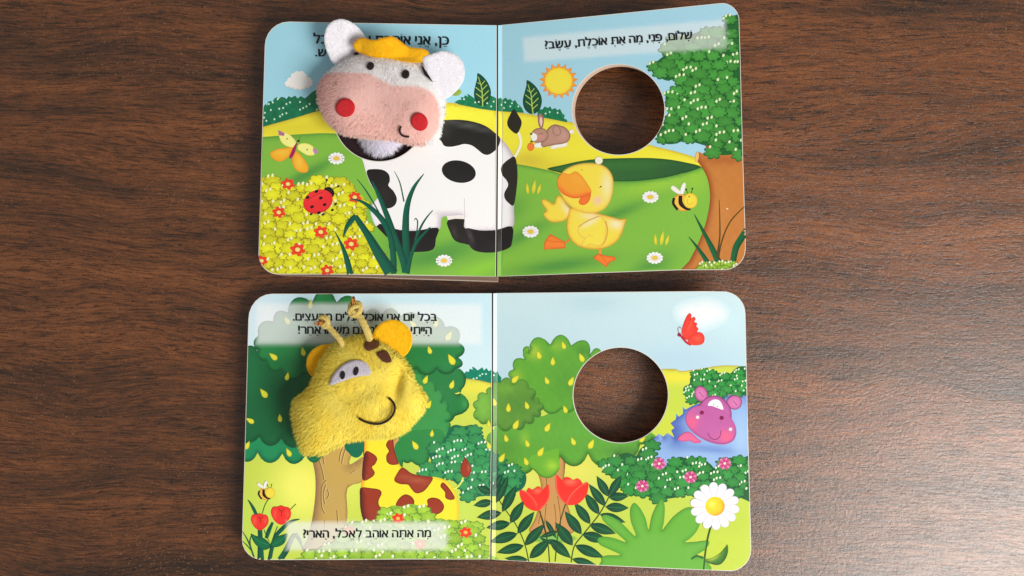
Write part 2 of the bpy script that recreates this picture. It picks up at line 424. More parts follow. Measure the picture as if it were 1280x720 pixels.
    def done(s, parent=None):
        parent = parent or s.book['root']
        if s.n:
            o = finish(s.name, np.concatenate(s.V), s.F, None, parent, colors=np.concatenate(s.C), mats=[M_PRINT, M_SOFT], fmat=s.FM)
            if s.label: o['label'] = s.label
        else: o = parent
        for q in s.subs: q.done(o)
        return o

def bush(m, region, fill, rim, dot, size=7.5, step=(11, 7.5), seed=0, ndots=3, jag=.34, dotr=1.35, base=None):
    """rows of small scalloped leaf clumps with pale drops on top"""
    rd = random.Random(seed); region = np.asarray(region, float)
    m.shape(region, base or rim)
    x0, x1, y0, y1 = region[:, 0].min(), region[:, 0].max(), region[:, 1].min(), region[:, 1].max()
    base_l = m.lift(); row = 0; y = y0
    V, T, C, Lf = [], [], [], []; n = 0
    def add(poly, c, c2, lf):
        nonlocal n
        k = len(poly); V.extend(poly.tolist()); V.append(poly.mean(0).tolist())
        C.extend([lin(c2)] * k); C.append(lin(c)); Lf.extend([lf] * (k + 1))
        T.extend([(n + i, n + (i + 1) % k, n + k) for i in range(k)]); n += k + 1
    while y < y1 + step[1]:
        x = x0 + (step[0] / 2 if row % 2 else 0); ci = 0
        while x < x1 + step[0] / 2:
            cx, cy = x + rd.uniform(-1, 1) * step[0] * .22, y + rd.uniform(-1, 1) * step[1] * .25
            if inside(np.array([[cx, cy]]), region)[0]:
                sz = size * rd.uniform(.85, 1.2); lobes = rd.choice([6, 7, 8]); ph = rd.uniform(0, 6.28); a = np.linspace(0, 2 * math.pi, lobes * 6, endpoint=False)
                r = 1 - jag * 1.1 + jag * 1.1 * np.abs(np.cos(lobes * (a + ph) / 2)) ** .6
                lp = np.stack([cx + np.cos(a) * sz * r, cy + np.sin(a) * sz * .68 * r], 1)
                lf = base_l + row * 2.4e-6 + (ci % 2) * 1.0e-6
                add((lp - [cx, cy]) * (1 + 1.5 / sz) + [cx + .2, cy + .35], rim, rim, lf)
                fv = tuple(np.array(fill) * rd.uniform(.92, 1.05)); add(lp, fv, tuple(np.array(fv) * .9), lf + 5e-7)
                if rd.random() < .62:
                    nd = rd.choice(range(1, ndots + 1)); an = rd.uniform(-.9, .3)
                    for q in range(nd):
                        aa = -math.pi / 2 + an * .5 + (q - nd / 2) * 3.3 * dotr / 1.5 / sz * 1.35
                        dx, dy = cx + math.cos(aa) * sz * .95, cy + math.sin(aa) * sz * .66
                        add(ell(dx, dy, dotr * .8, dotr * 1.1, 15, 8), dot, dot, lf + 8e-7)
            x += step[0]; ci += 1
        y += step[1]; row += 1
    m.tris(V, T, C, lift=np.array(Lf), strict=True); m.k += int(row * 1.35) + 1
    return m
def flower(book, name, x, y, r, pet, cen, n=6, lay=9, cr=.33, squash=.85, w=.62, rim=None, label=None, fade=0, tip=None):
    f = lambda c: tuple(np.array(c) * (1 - fade) + np.array((225, 235, 210)) * fade)
    m = Motif(name, book, lay, label); V, T, C = [], [], []; k0 = 0
    for i in range(n):
        a = 2 * math.pi * i / n + .3; dx, dy = math.cos(a), math.sin(a)
        p = leafp(x + dx * r * .05, y + dy * r * .05 * squash, x + dx * r, y + dy * r * squash, r * w, 6, 1.25)
        k = len(p); V.extend(p.tolist()); V.append(((p.mean(0))).tolist()); c = f(pet)
        C.extend([lin(f(rim) if rim else c)] * k); C.append(lin(f(tip) if (tip and i % 2) else c)); T.extend([(k0 + j, k0 + (j + 1) % k, k0 + k) for j in range(k)]); k0 += k + 1
    # round petal ends
    for i in range(n):
        a = 2 * math.pi * i / n + .3
        p = ell(x + math.cos(a) * r * .74, y + math.sin(a) * r * .74 * squash, r * w * .42, r * w * .4, 0, 10)
        k = len(p); V.extend(p.tolist()); V.append(p.mean(0).tolist()); C.extend([lin(f(tip) if (tip and i % 2) else f(pet))] * (k + 1)); T.extend([(k0 + j, k0 + (j + 1) % k, k0 + k) for j in range(k)]); k0 += k + 1
    lf = m.lift(); L_ = np.full(len(V), lf); L_[n * 0:] += 0
    # petals and tips share places, so the tips lie a hair above
    half = n * (len(leafp(0, 0, 1, 0, 1, 6)) + 1); L_[half:] += 8e-7
    L_[:half] += np.repeat(np.arange(n) % 3, half // n) * 2.5e-7
    m.tris(V, T, C, lift=L_)
    m.sub('flower_center').fan(ell(x, y, r * cr, r * cr * squash, 0, 14), f(cen), f(tuple(np.array(cen) * .9)))
    m.done(); return m
def daisy(book, x, y, r=11):
    flower(book, 'printed_daisy', x, y, r, (250, 249, 246), (250, 205, 60), n=12, squash=.7, w=.46, rim=(205, 205, 195), cr=.34)
def drops(book, pts, lay=8, col=(225, 225, 60)):
    for p in pts:
        x, y, a = p[0], p[1], (p[2] if len(p) > 2 else -20); s = p[3] if len(p) > 3 else 1.0; fade = p[4] if len(p) > 4 else 0
        c = tuple(np.array(col) * (1 - fade) + np.array((232, 240, 200)) * fade)
        r = math.radians(a - 90); dx, dy = math.cos(r), math.sin(r); h = 6.8 * s
        m = Motif('printed_leaf', book, lay)
        m.shape(leafp(x - dx * h * .8, y - dy * h * .8, x + dx * h, y + dy * h, 6.2 * s, 8, .62), c, g=3, edges=[((175, 165, 30) if fade == 0 else c, 1.0)])
        m.done()

GL = {}
def glyph(ch):
    if ch in GL: return GL[ch]
    if ch == 'ת':      # its outline overlaps itself in the font
        h = glyph('ח')[0]; t_, l_, r_ = h[:, 1].max(), h[:, 0].min() - .03, h[:, 0].max(); w_ = .085
        P = [(r_ - w_, 0, r_, t_ - .1), (l_, t_ - w_, r_ - .03, t_), (l_ + .03, .0, l_ + .03 + w_, t_ - .03), (l_ - .05, 0, l_ + .09, .08)]
        v = np.array([c for a, b, c_, d in P for c in ((a, b), (c_, b), (c_, d), (a, d))]); t = [x for i in range(4) for x in ((4 * i, 4 * i + 1, 4 * i + 2), (4 * i, 4 * i + 2, 4 * i + 3))]
        v[:, 0] -= (v[:, 0].min() + v[:, 0].max()) / 2; GL[ch] = (v, t); return GL[ch]
    c = bpy.data.curves.new('g', 'FONT'); c.body = ch; c.size = 1; c.resolution_u = 3
    o = bpy.data.objects.new('g', c); COL.objects.link(o); bpy.context.view_layer.update()
    me = o.to_mesh(); v = np.array([q.co[:2] for q in me.vertices]).reshape(-1, 2); t = []
    for p in me.polygons:
        q = list(p.vertices)
        for j in range(1, len(q) - 1): t.append((q[0], q[j], q[j + 1]))
    o.to_mesh_clear(); bpy.data.objects.remove(o); bpy.data.curves.remove(c)
    if len(v): v[:, 0] -= (v[:, 0].min() + v[:, 0].max()) / 2
    GL[ch] = (v, t); return GL[ch]
def text(book, s, xl, yl, xr, yr, size=None, lay=14, keep=None, name='printed_text'):
    """Hebrew line set right to left, its ink running from (xl,yl) to (xr,yr) on the baseline"""
    cl = []
    for ch in s:
        if '\u0591' <= ch <= '\u05c7' and cl: cl[-1][1].append(ch)
        else: cl.append([ch, []])
    x = 0; items = []
    for b, mk in cl:
        if b == ' ': x -= .26; continue
        v, t = glyph(b)
        wd = v[:, 0].max() - v[:, 0].min(); cx = x - wd / 2; x -= wd + .095
        items.append((v, t, cx, 0))
        for c in mk:
            mv, mt = glyph(c)
            if not len(mv): continue
            dx = 0; dy = 0
            if c == '\u05b9': dx = -wd * .42 if b != 'ו' else 0
            if c == '\u05c1': dx = wd * .42
            if c == '\u05c2': dx = -wd * .42
            if c == '\u05bc' and b == 'ו': dx = -.1
            items.append((mv, mt, cx + dx, 1))
    W = -(x + .095); sc = (xr - xl) / W; size = sc
    e = np.array([xr - xl, yr - yl], float) / (xr - xl); ang = np.array([e[0], e[1]]); up = np.array([e[1], -1.0])
    V, T, Lf = [], [], []; n = 0; m = Motif(name, book, lay); lf = m.lift()
    for i, (v, t, cx, dy) in enumerate(items):
        if keep and not keep((xr + (cx) * sc)): continue
        q = np.array([xr, yr]) + ((v[:, 0] + cx) * sc)[:, None] * ang + ((v[:, 1]) * sc)[:, None] * up
        for j, (ox, oy) in enumerate([(0, 0)] if items[i][3] else [(0, 0), (.027, .0), (-.027, .0), (0, .016)]):
            V.append(q + (ox * sc) * ang + (oy * sc) * up); T += [(a + n, b + n, c + n) for a, b, c in t]; Lf += [lf + (i % 3 * 4 + j) * 4e-7] * len(q); n += len(q)
    V = np.concatenate(V); m.tris(V, T, np.tile(lin((14, 16, 24)), (len(V), 1)), lift=np.array(Lf), notext=True); m.done()

# ================================================================== upper book (cow)
def arc(cx, cy, rx, ry, a0, a1, n=7):
    a = np.radians(np.linspace(a0, a1, n)); return [(cx + rx * math.cos(t), cy + ry * math.sin(t)) for t in a]
TLo = arc(361, 57.5, 30, 30.5, 180, 270) + [(470, 29), (560, 30.6), (620.8, 31.6), (621.0, 150), (619.8, 345.8), (540, 344.6), (440, 343.2)] + arc(347, 317, 24, 26, 90, 176)
TRo = [(627.2, 31.2), (700, 24.2), (800, 14.2), (898, 4.2)] + arc(901.5, 26.5, 23, 23, -80, -12) + [(926, 90), (928.3, 180), (932, 300)] + arc(905, 311.5, 27, 26, 0, 88) + [(850, 337.6), (740, 341.5), (626, 345.6), (627.3, 200)]
GTo = [(622.6, 31.7), (627.4, 31.4), (627.5, 200), (626.1, 345.4), (621.4, 345.9), (622.6, 200)]
top = {'root': empty('board_book', tuple(px2w(625, 190, 0)), 'open board book with cow, duck and rabbit pictures, above the giraffe book', 'book')}
ZS = .0145
PTL = Page(TLo, (474, 144, 57.5, 57.5), ZS, 0.0, 621)
PTR = Page(TRo, (773, 137, 57.6, 56.4), ZS - .0005, 0.185, 627)
PTG = Page(GTo, None, ZS + .0003, -0.28, 622.5, inset=0)
top['panels'] = [(np.array([(651, 45), (780, 33), (909, 22), (911, 62), (780, 70.5), (653.5, 80)], float), 4.5, .48, (234, 238, 236))]
top['pages'] = [PTL, PTR, PTG]
board('left_page', PTL, top['root'], .0017, M_BOARD, M_EDGE, label='left page printed with the cow, ladybird and yellow flowers')
board('right_page', PTR, top['root'], .0017, M_BOARD, M_EDGE, M_HOLEEDGE, label='raised right page printed with the duck, sun and tree')
board('spine_fold', PTG, top['root'], .0012, M_BOARD, M_EDGE)
def turned(poly, deg, cx, cy, dx=0, dy=0):
    p = np.asarray(poly, float) - [cx, cy]; r = math.radians(deg)
    return np.stack([p[:, 0] * math.cos(r) - p[:, 1] * math.sin(r) + cx + dx, p[:, 0] * math.sin(r) + p[:, 1] * math.cos(r) + cy + dy], 1)
low = np.array([q for q in TLo]); low = np.where(low[:, :1] > 600, low + [2.0, 0], low + [1.0, 0])
cut = low.copy(); cut[:, 1] = np.where(cut[:, 1] < 100, cut[:, 1] + 4, cut[:, 1])
for i in range(5):
    s_ = (i + 1) / 5
    board('page', PTL, top['root'], .0019, M_EDGE, M_EDGE, outline=turned(cut, .85 * s_, 330, 300, .6 * s_, .9 * s_), drop=.0021 + i * .0022)
# folded back cover: a pale rounded edge that shows under the stack
cov = turned(cut, 1.12, 330, 300, 1.5, 1.2)
board('cover', PTL, top['root'], .0012, M_HOLEEDGE, M_HOLEEDGE, outline=cov, drop=.0131)
# second board of the right leaf shows as a crescent inside the hole
P2 = Page(TRo, (775.4, 138.2, 57.6, 56.4), ZS - .0005, 0.185, 627, inset=3)
board('backing_board', P2, top['root'], .0016, M_HOLEEDGE, M_EDGE, M_HOLEEDGE, outline=P2.clip, drop=.0019)

B = top
m = Motif('printed_sky', B, 0); m.shape(TLo, (160, 216, 234), g=8, grad=(330, 30, (158, 212, 228), 620, 80, (163, 219, 238))); m.shape(TRo, (163, 212, 230), g=8, grad=(630, 30, (158, 208, 224), 900, 170, (168, 214, 234))); m.shape(GTo, (165, 218, 236)); m.done()
# far hedges
m = Motif('printed_hedge', B, 1)
jag = [(327, 140), (329, 134), (332, 130), (334, 132), (335, 127), (339, 126), (340, 128), (343, 123), (347, 121), (347, 124), (352, 121), (356, 122), (358, 124), (361, 120), (364, 122), (369, 119.5), (372, 123), (376, 120), (381, 123), (385, 120), (388, 117), (391, 114.5), (396, 112), (404, 111), (410, 120), (410, 145), (327, 165)]
m.shape(jag, (26, 112, 76), g=4, noise=.22)
hd = [(336, 130), (338.5, 137.5), (349, 136), (354, 135), (341, 128), (358, 130), (362.5, 128), (375, 127.5), (353, 143), (358, 141.5), (375, 137), (379, 135), (383, 133), (387, 130), (350, 145.5), (333, 151), (343, 149), (331, 141), (396, 128), (399, 135), (396, 137), (348, 122.5), (330, 147), (347, 124)]
for q in hd: m.fan(ell(*q, 1.15, 1.3, 0, 8), (205, 232, 205))
j2 = [(568, 128), (573, 125), (577, 124.5), (576, 121), (580, 122), (581, 119), (585, 121), (584, 117), (589, 120), (593, 123), (597, 124), (603, 125), (609, 123), (613, 122), (612, 119), (617, 121), (622, 124), (626, 122), (628, 125), (632, 122), (635, 125), (638, 123.5), (641, 127), (644, 125), (647, 130), (650, 132), (653, 136), (655, 141), (622, 139), (600, 136), (575, 131)]
m.shape(j2, (24, 122, 80), g=3, noise=.25)
j3 = [(672, 136), (678, 137), (681, 133), (685, 135), (688, 133), (690, 137), (694, 135), (697, 138), (700, 136), (703, 142), (706, 144), (705, 148), (709, 150), (709, 153), (690, 149), (672, 146)]
m.shape(j3, (24, 118, 75), g=3, noise=.25)
for q in [(594, 128), (598.5, 127.5), (609, 129), (614, 133), (627, 131), (631.5, 128), (640, 129), (638, 133), (630, 135), (648, 133), (682, 142), (687, 140), (697, 141), (580, 124), (617, 127)]: m.fan(ell(*q, 1.1, 1.2, 0, 8), (205, 235, 215))
m.done()
# hills and meadow
m = Motif('printed_yellow_hill', B, 2)
hill = sm([(320, 161), (345, 154), (370, 147), (400, 138), (430, 132), (500, 127), (553, 127.5), (600, 133.5), (622, 136.8), (655, 141.5), (690, 148), (718, 153.5), (770, 166), (812, 181), (842, 188.5), (878, 199)], 4, False)
m.shape(np.concatenate([hill, [(885, 230), (320, 230)]]), (240, 232, 62), g=6, edges=[((206, 182, 50), 5, 0, -1)], blobs=[(380, 160, 70, 14, (216, 202, 50), .8), (590, 145, 60, 10, (248, 242, 70), .8), (700, 215, 60, 16, (208, 190, 46), .7), (660, 200, 25, 12, (205, 178, 60), .7), (800, 190, 50, 8, (236, 226, 52), .8), (700, 170, 60, 20, (230, 218, 58), .6)]); m.done()
m = Motif('printed_dark_hill', B, 3)
m.shape(sm([(684, 211), (702, 206.5), (725, 201.5), (750, 198.6), (800, 197.4), (828, 198.5), (852, 202), (877, 209), (852, 217), (830, 222), (805, 225.5), (770, 227), (730, 224), (700, 216)], 4), (56, 112, 50), g=5, edges=[((30, 78, 36), 4)], blobs=[(850, 212, 35, 12, (38, 82, 48), .8), (790, 218, 60, 7, (40, 88, 44), .6)]); m.done()
m = Motif('printed_meadow', B, 4)
mead = sm([(320, 172), (345, 170), (380, 167.6), (420, 167), (500, 175), (560, 188), (622, 202), (645, 205), (665, 208.5), (690, 214), (715, 222), (740, 225.5), (790, 226.5), (830, 222), (860, 215), (885, 206)], 4, False)
dk = (66, 138, 62)
m.shape(np.concatenate([mead, [(940, 210), (940, 360), (310, 360)]]), (128, 186, 66), g=5, edges=[((84, 150, 58), 5, 0, -1)],
        blobs=[(395, 212, 32, 6, dk, .75, -30), (375, 222, 22, 7, dk, .7, -30), (360, 172, 40, 5, (100, 162, 58), .5), (545, 320, 60, 14, dk, .8, -12), (500, 310, 30, 20, dk, .5), (590, 300, 40, 8, dk, .5, -15), (600, 336, 32, 8, (140, 202, 58), .8, -20), (650, 296, 40, 8, dk, .75, -28), (640, 262, 22, 14, dk, .5, -40), (700, 332, 60, 9, dk, .85, -8), (770, 268, 42, 7, dk, .8, -22), (812, 335, 32, 14, dk, .75, -30), (705, 218, 30, 8, (150, 200, 66), .6, 15), (820, 232, 50, 8, (158, 206, 62), .7, -12), (870, 225, 15, 20, (155, 205, 60), .6), (440, 320, 40, 30, (120, 185, 60), .5)]); m.done()
# cloud, little leaf
m = Motif('printed_cloud', B, 2); m.shape(scal([(357, 107), (359, 101), (364, 97), (368, 91), (374, 90), (381, 92), (383, 97), (389, 99), (390, 104), (388, 108), (382, 109), (378, 111), (372, 111), (366, 109), (361, 108)], .3, 6), (246, 240, 236), edges=[((228, 212, 208), 3, 0, 1)]); m.done()
m = Motif('printed_twig_leaf', B, 2); m.shape(sm([(564, 118), (568, 113), (573, 111), (577, 114.5), (575, 118), (570, 120)], 4), (130, 165, 60), grad=(565, 112, (120, 150, 60), 576, 119, (165, 190, 80))); m.done()
def bigleaf(pts, dx, dy, stem):
    m = Motif('printed_tree_leaf', B, 3); p = np.array(pts) + [dx, dy]
    m.shape(sm(p, 3), (22, 78, 52), edges=[((6, 46, 32), 1.6)])
    v = m.sub('leaf_vein'); o = np.array([dx, dy]); c = (178, 205, 92)
    v.stroke((np.array([(598, 96), (602, 110), (603, 122), stem]) + o).tolist(), [.8, 1.3, 1.5], c)
    for a, b in [((601, 107), (606, 101)), ((602, 113), (609, 106)), ((603, 121), (611, 113)), ((600, 105), (597, 103)), ((602, 115), (594.5, 109)), ((603, 123), (595, 117)), ((603.5, 127), (610, 121))]:
        v.stroke((np.array([a, b]) + o).tolist(), 1.0, c)
    m.done()
lf = [(597, 91.5), (603, 95), (609, 102), (613, 111), (613.5, 119), (611, 127), (605, 132), (599, 131), (594, 125), (592.5, 116), (594.5, 106), (596.5, 98)]
bigleaf(lf, 0, 0, (603.3, 133)); bigleaf([(a + (a - 600) * .12, b + (b - 110) * .04) for a, b in lf], 62, 9.5, (604.5, 134))
# butterfly
m = Motif('printed_butterfly', B, 6, 'yellow and orange butterfly with lilac wing tips')
a = m.sub('wing'); a.shape(sm([(366, 184), (357, 185), (348, 186), (339, 190), (338, 194), (342, 199), (350, 202), (357, 199), (363, 193)], 4), (255, 176, 42), edges=[((240, 140, 40), 2.5)], blobs=[(352, 190, 8, 4, (255, 200, 70), .8)])
a = m.sub('wing'); a.shape(sm([(370, 189), (376, 194), (382, 202), (385.5, 209), (384, 215), (376, 215.5), (369, 211), (365.5, 203), (366, 195)], 4), (255, 176, 42), edges=[((240, 140, 40), 2.5)], blobs=[(374, 202, 4, 9, (255, 200, 70), .8)])
a = m.sub('wing'); a.shape(sm([(348.5, 166), (352, 164), (360, 167), (366, 172), (370, 178), (367, 184), (359, 183), (352, 178), (349, 171)], 4), (248, 240, 140), edges=[((225, 215, 90), 1.5)]); a.shape([(348, 162.5), (356, 166.5), (355, 170), (348.5, 169)], (176, 108, 150)); a.shape(ell(359, 173.5, 1.2, 1), (160, 150, 60))
a = m.sub('wing'); a.shape(sm([(373, 181), (379, 179), (386, 180), (392, 184), (394, 190), (392, 194), (384, 194), (377, 190), (372, 186)], 4), (248, 240, 140), edges=[((225, 215, 90), 1.5)]); a.shape([(391.5, 184.5), (396.5, 187.5), (397.8, 191), (393, 192.3), (391, 188)], (190, 130, 180)); a.shape(ell(384, 187, 1.2, 1.2), (160, 150, 60))
m.sub('butterfly_body').shape(sm([(371.5, 178), (370, 186), (367.5, 193), (364, 198), (361.5, 197), (364, 190), (368, 182)], 3), (158, 32, 84)).shape(ell(373, 176.3, 1.9, 1.5), (70, 50, 30)).stroke([(374, 175), (375, 171)], .6, (110, 90, 40)).stroke([(371, 174), (368, 170)], .6, (150, 150, 60))
m.done()
# yellow flower bed
bed = sm([(318, 226), (328, 222), (334, 221), (342, 226), (350, 225), (358, 231), (370, 232), (380, 231), (388, 227), (396, 224), (404, 226), (414, 223), (426, 225), (434, 224), (441, 230), (446, 240), (455, 247), (458, 262), (457, 275), (462, 290), (468, 310), (476, 350), (340, 350), (318, 330)], 3)
m = Motif('printed_flower_bed', B, 6); bush(m, bed, (233, 232, 40), (146, 136, 28), (250, 248, 190), size=9.4, step=(15, 9.5), seed=3, jag=.34, dotr=2.0, ndots=2, base=(196, 192, 36)); m.done()
for x, y, r in [(360, 230, 8.6), (348.5, 265.5, 8.6), (443.5, 246.5, 8.4), (401, 290, 9.2), (372, 312, 9.8), (439, 305, 9.6), (327, 326, 8), (409, 338, 8.6)]:
    flower(B, 'printed_red_flower', x, y, r, (236, 66, 38), (250, 236, 130), rim=(220, 50, 30))
# ladybird
m = Motif('printed_ladybird', B, 12)
m.shape(ell(411, 241, 6.8, 7.5, -30), (32, 24, 20))
for a, b in [((406, 236), (408.5, 225)), ((413, 238), (423, 233))]: m.stroke([a, b], .7, (60, 60, 30)); m.fan(ell(*b, 1.4, 1.2), (30, 26, 20))
for q in [(389, 267.5), (404, 268), (415.5, 262.5), (419.5, 255)]: m.fan(ell(*q, 2, 1.4, -30), (30, 24, 20))
s_ = m.sub('ladybird_shell'); s_.shape(ell(397.6, 252, 19, 14.5, -22, 40), (232, 46, 50), edges=[((180, 26, 34), 2.4, 0, 1)], blobs=[(395, 245, 12, 5, (242, 70, 66), .6, -22)])
s_.stroke([(384, 251), (392, 245), (404, 240)], .6, (150, 20, 30))
for q in [(384.5, 246.8), (395.5, 239.3), (401, 247.5), (390, 258.5), (405.8, 255.8), (398.5, 266)]: s_.fan(ell(*q, 2.5, 1.8, -25), (36, 14, 14))
m.done()
for q in [(420.5, 198), (555, 325.8), (663.2, 289.6), (813, 246.3), (818.4, 322.4)]: daisy(B, *q)
for x, y in [(663, 233), (823, 297)]:
    m = Motif('printed_grass_tuft', B, 8)
    for dx, dy, tx, ty, w in [(-3, 10, -4.5, -5, 4), (3, 10, 9 - 3, -9, 5), (9, 10, 13, -4, 4)]: m.fan(leafp(x + dx, y + dy, x + tx, y + ty, w), (228, 222, 70), (205, 200, 50))
    m.done()
# cow
m = Motif('printed_cow', B, 7, 'white cow with black patches and hooves')
t_ = m.sub('tail'); t_.stroke([(642, 198), (648, 188), (651, 177), (648, 165)], 3.2, (244, 240, 215)); t_.shape(sm([(642.5, 136.5), (638, 143), (634.4, 151), (635, 158), (640, 164), (646, 167), (650.5, 160), (652, 152), (648, 144)], 4), (42, 38, 30))
m.shape([(556, 262), (590, 262), (590, 277), (560, 275.5)], (236, 230, 224))
m.sub('hoof').shape(sm([(560, 275), (590, 277), (591, 304), (580, 304.5), (569, 301), (563, 291)], 3), (36, 32, 30), blobs=[(568, 290, 2.5, 9, (74, 68, 68), .6, -10)])
m.shape(sm([(478, 244), (468, 252), (463, 263), (466, 275), (472, 284), (492, 286), (492, 244)], 3), (240, 236, 240), edges=[((215, 210, 225), 3, -1, 0)])
m.sub('hoof').shape([(470.5, 283), (474.5, 279.5), (492, 284), (492, 300), (483, 296)], (30, 28, 28))
body = sm([(553, 150.5), (575, 150), (592, 152.5), (607, 158), (618, 166), (629, 176), (638, 188), (643.5, 201), (646.5, 216), (645.8, 236), (642.5, 257), (640.5, 285), (612, 288), (582, 286.5), (580.5, 270), (566, 269.5), (554, 271), (551.5, 277), (547.5, 287), (516, 289), (484, 286), (483, 268), (474, 246), (463, 230), (457, 214), (453, 200), (440, 170), (500, 150)], 4)
m.shape(body, (249, 246, 245), g=5, edges=[((188, 178, 188), 9, 1, 0), ((200, 190, 205), 4, 0, 1)], blobs=[(560, 267, 22, 4, (205, 195, 205), .6), (481, 275, 3, 10, (225, 220, 228), .7)])
m.stroke([(580.5, 248), (580.8, 268), (581, 284)], .8, (205, 200, 205))
p_ = m.sub('black_patch'); p_.shape(sm([(530, 151.5), (553, 150.3), (575, 149.8), (592, 152.3), (607, 157.5), (618, 165.5), (625, 172.5), (624, 181), (619, 188), (611, 193.3), (604, 192.5), (597, 187), (590, 182), (581, 180), (572, 182), (563, 183.5), (555, 182), (549, 174), (530, 165)], 4), (32, 31, 28), blobs=[(585, 157, 34, 3, (88, 90, 86), .8, 12), (556, 160, 6, 10, (66, 66, 62), .5)])
p_ = m.sub('black_patch'); p_.shape(ell(573.5, 214.5, 21.5, 13.8, 11, 40), (30, 28, 28))
p_ = m.sub('black_patch'); p_.shape(sm([(458.5, 213.5), (467, 211.3), (479, 212.5), (486, 218), (487.3, 226), (485.5, 232), (492, 239), (496, 248), (494, 256), (487, 260.3), (480, 259), (477, 248), (468, 237), (461, 224)], 4), (30, 28, 28), blobs=[(480, 240, 10, 14, (48, 40, 36), .6)])
p_ = m.sub('black_patch'); p_.shape(sm([(643.8, 196.5), (636, 199), (629, 205), (626, 211), (628, 219), (633.5, 226), (635, 232), (630.5, 241), (631, 248), (636, 254), (642, 256.5), (645.3, 240), (647, 216)], 4), (42, 38, 32))
m.sub('hoof').shape(sm([(484, 285), (500, 287.5), (520, 288.5), (547.3, 284.5), (545, 298), (541, 312), (520, 315), (490, 313), (486, 303)], 3), (30, 26, 28))
m.sub('hoof').shape(sm([(581.5, 285.5), (600, 288), (620, 287.5), (640.3, 283), (640, 303), (636, 310), (620, 315.3), (601, 315.3), (590, 311), (584.5, 301)], 3), (30, 27, 27), blobs=[(588, 296, 2.5, 12, (84, 78, 78), .7, -12)])
m.done()
# grass clump
m = Motif('printed_grass_clump', B, 9); G, G2 = (14, 92, 70), (8, 62, 50)
def blade(*p, w, c=G, rim=G2): m.sub('grass_blade').stroke(list(p), w, c, rim=rim)
blade((446.5, 224), (456, 236), (466, 252), (474, 266), w=[.6, 1.8, 1.6])
blade((493, 214), (500, 229), (505, 252), w=[.5, 1.5, 1.8])
blade((508.5, 341), (508, 312), (507, 285), (509, 258), (517, 235), (530, 217), w=[7, 9, 9, 7, 4.5, .6])
blade((506, 341), (504, 325), (494, 298), (484, 270), (473, 243), (465, 226), w=[6, 9, 8, 7, 5, .8])
blade((492, 342), (492, 325), (489, 300), (480, 278), (466, 262), (452, 252), (438, 248.5), w=[7, 7.5, 7, 7.5, 6, 3.5, .8])
blade((490, 343), (474, 318), (460, 294), (444, 270), w=[17, 13, 9, 6])
blade((445, 269.5), (438, 277), (433, 285), (429, 297), w=[6, 7, 5, .6])
blade((509, 342), (514, 320), (521, 303), (534, 288), (538, 284), w=[6, 4, 4.5, 2.5, .8])
blade((518, 304), (521, 290), (522, 277), (519.5, 273), (518, 276), w=[1.2, 1.6, 1.6, 1.2, .5])
blade((519, 300), (527, 282), (534, 271), (541, 263), w=[3, 2.6, 1.8, .9])
blade((438, 343), (434, 326), (428, 308), (418.5, 289), w=[8, 7, 4, .5])
m.done()
# sun
m = Motif('printed_sun', B, 3); r_ = m.sub('sun_rays'); p = []
for i in range(34):
    a = 2 * math.pi * i / 34 + .1; rr = 24.5 if i % 2 else 18.5; p.append((698.3 + rr * math.cos(a), 101.2 + rr * .92 * math.sin(a)))
r_.shape(p, (246, 178, 62), edges=[((228, 140, 50), 2.5)])
m.sub('sun_disc').shape(ell(698.3, 101.2, 17, 16.3, 0, 36), (250, 226, 66), edges=[((246, 204, 50), 3)]); m.done()
# rabbit
m = Motif('printed_rabbit', B, 6, 'brown rabbit with a carrot'); R1, R2 = (186, 142, 122), (120, 80, 78)
m.sub('tail').shape(ell(714.5, 164.5, 3.2, 3), (250, 240, 228), edges=[((225, 200, 190), 1.5)])
m.sub('foot').shape(sm([(688, 183), (698, 179), (709, 178), (708, 183), (698, 185), (690, 186.5)], 4), (246, 240, 228), edges=[((220, 205, 180), 1.5)])
m.sub('foot').shape(sm([(668, 180), (676, 178), (680, 181), (677, 184.5), (669, 184.5)], 4), (250, 244, 235), edges=[((220, 205, 180), 1.5)])
m.shape(sm([(683, 164), (688, 158), (694, 155.5), (700, 157), (706, 159), (711, 164), (713, 170), (710, 177), (702, 180), (694, 181), (684, 183), (679, 184), (676, 180), (680, 174)], 4), R1, edges=[(R2, 2.4)], blobs=[(704, 170, 6, 6, (206, 160, 146), .6)])
m.shape(sm([(691, 160), (696, 157), (700, 161), (701, 167), (697, 170), (692, 167)], 4), (190, 146, 128), edges=[(R2, 1.3)])
m.sub('ear').shape(sm([(674, 141.5), (678, 144), (680, 150), (678, 160), (674, 158), (672.5, 149)], 4), (178, 128, 118), edges=[(R2, 1.4)]).shape(sm([(676, 146), (678, 151), (676.5, 158), (674.5, 151)], 3), (235, 205, 195))
m.sub('head').shape(sm([(664, 168), (668, 162), (675, 160), (682, 162), (685.5, 168), (683, 175), (676, 178), (668, 178), (664, 174)], 4), R1, edges=[(R2, 2)], blobs=[(676, 172, 4, 3, (212, 140, 140), .7)]).shape(sm([(663.5, 170), (666, 166), (671, 169), (671, 174), (667, 176.5), (664.5, 174)], 3), (247, 240, 230)).fan(ell(664, 167.5, 1.4, 1.2), (60, 45, 50)).stroke([(674, 167.5), (677, 166.5), (679, 167.5)], .6, (120, 80, 80))
m.sub('carrot').shape(ell(663.5, 183.5, 4.3, 5.2, 10, 18), (244, 130, 50), edges=[((220, 90, 40), 1.5)]).fan(ell(664.5, 177, 1.6, 1.1), (90, 90, 40))
m.done()
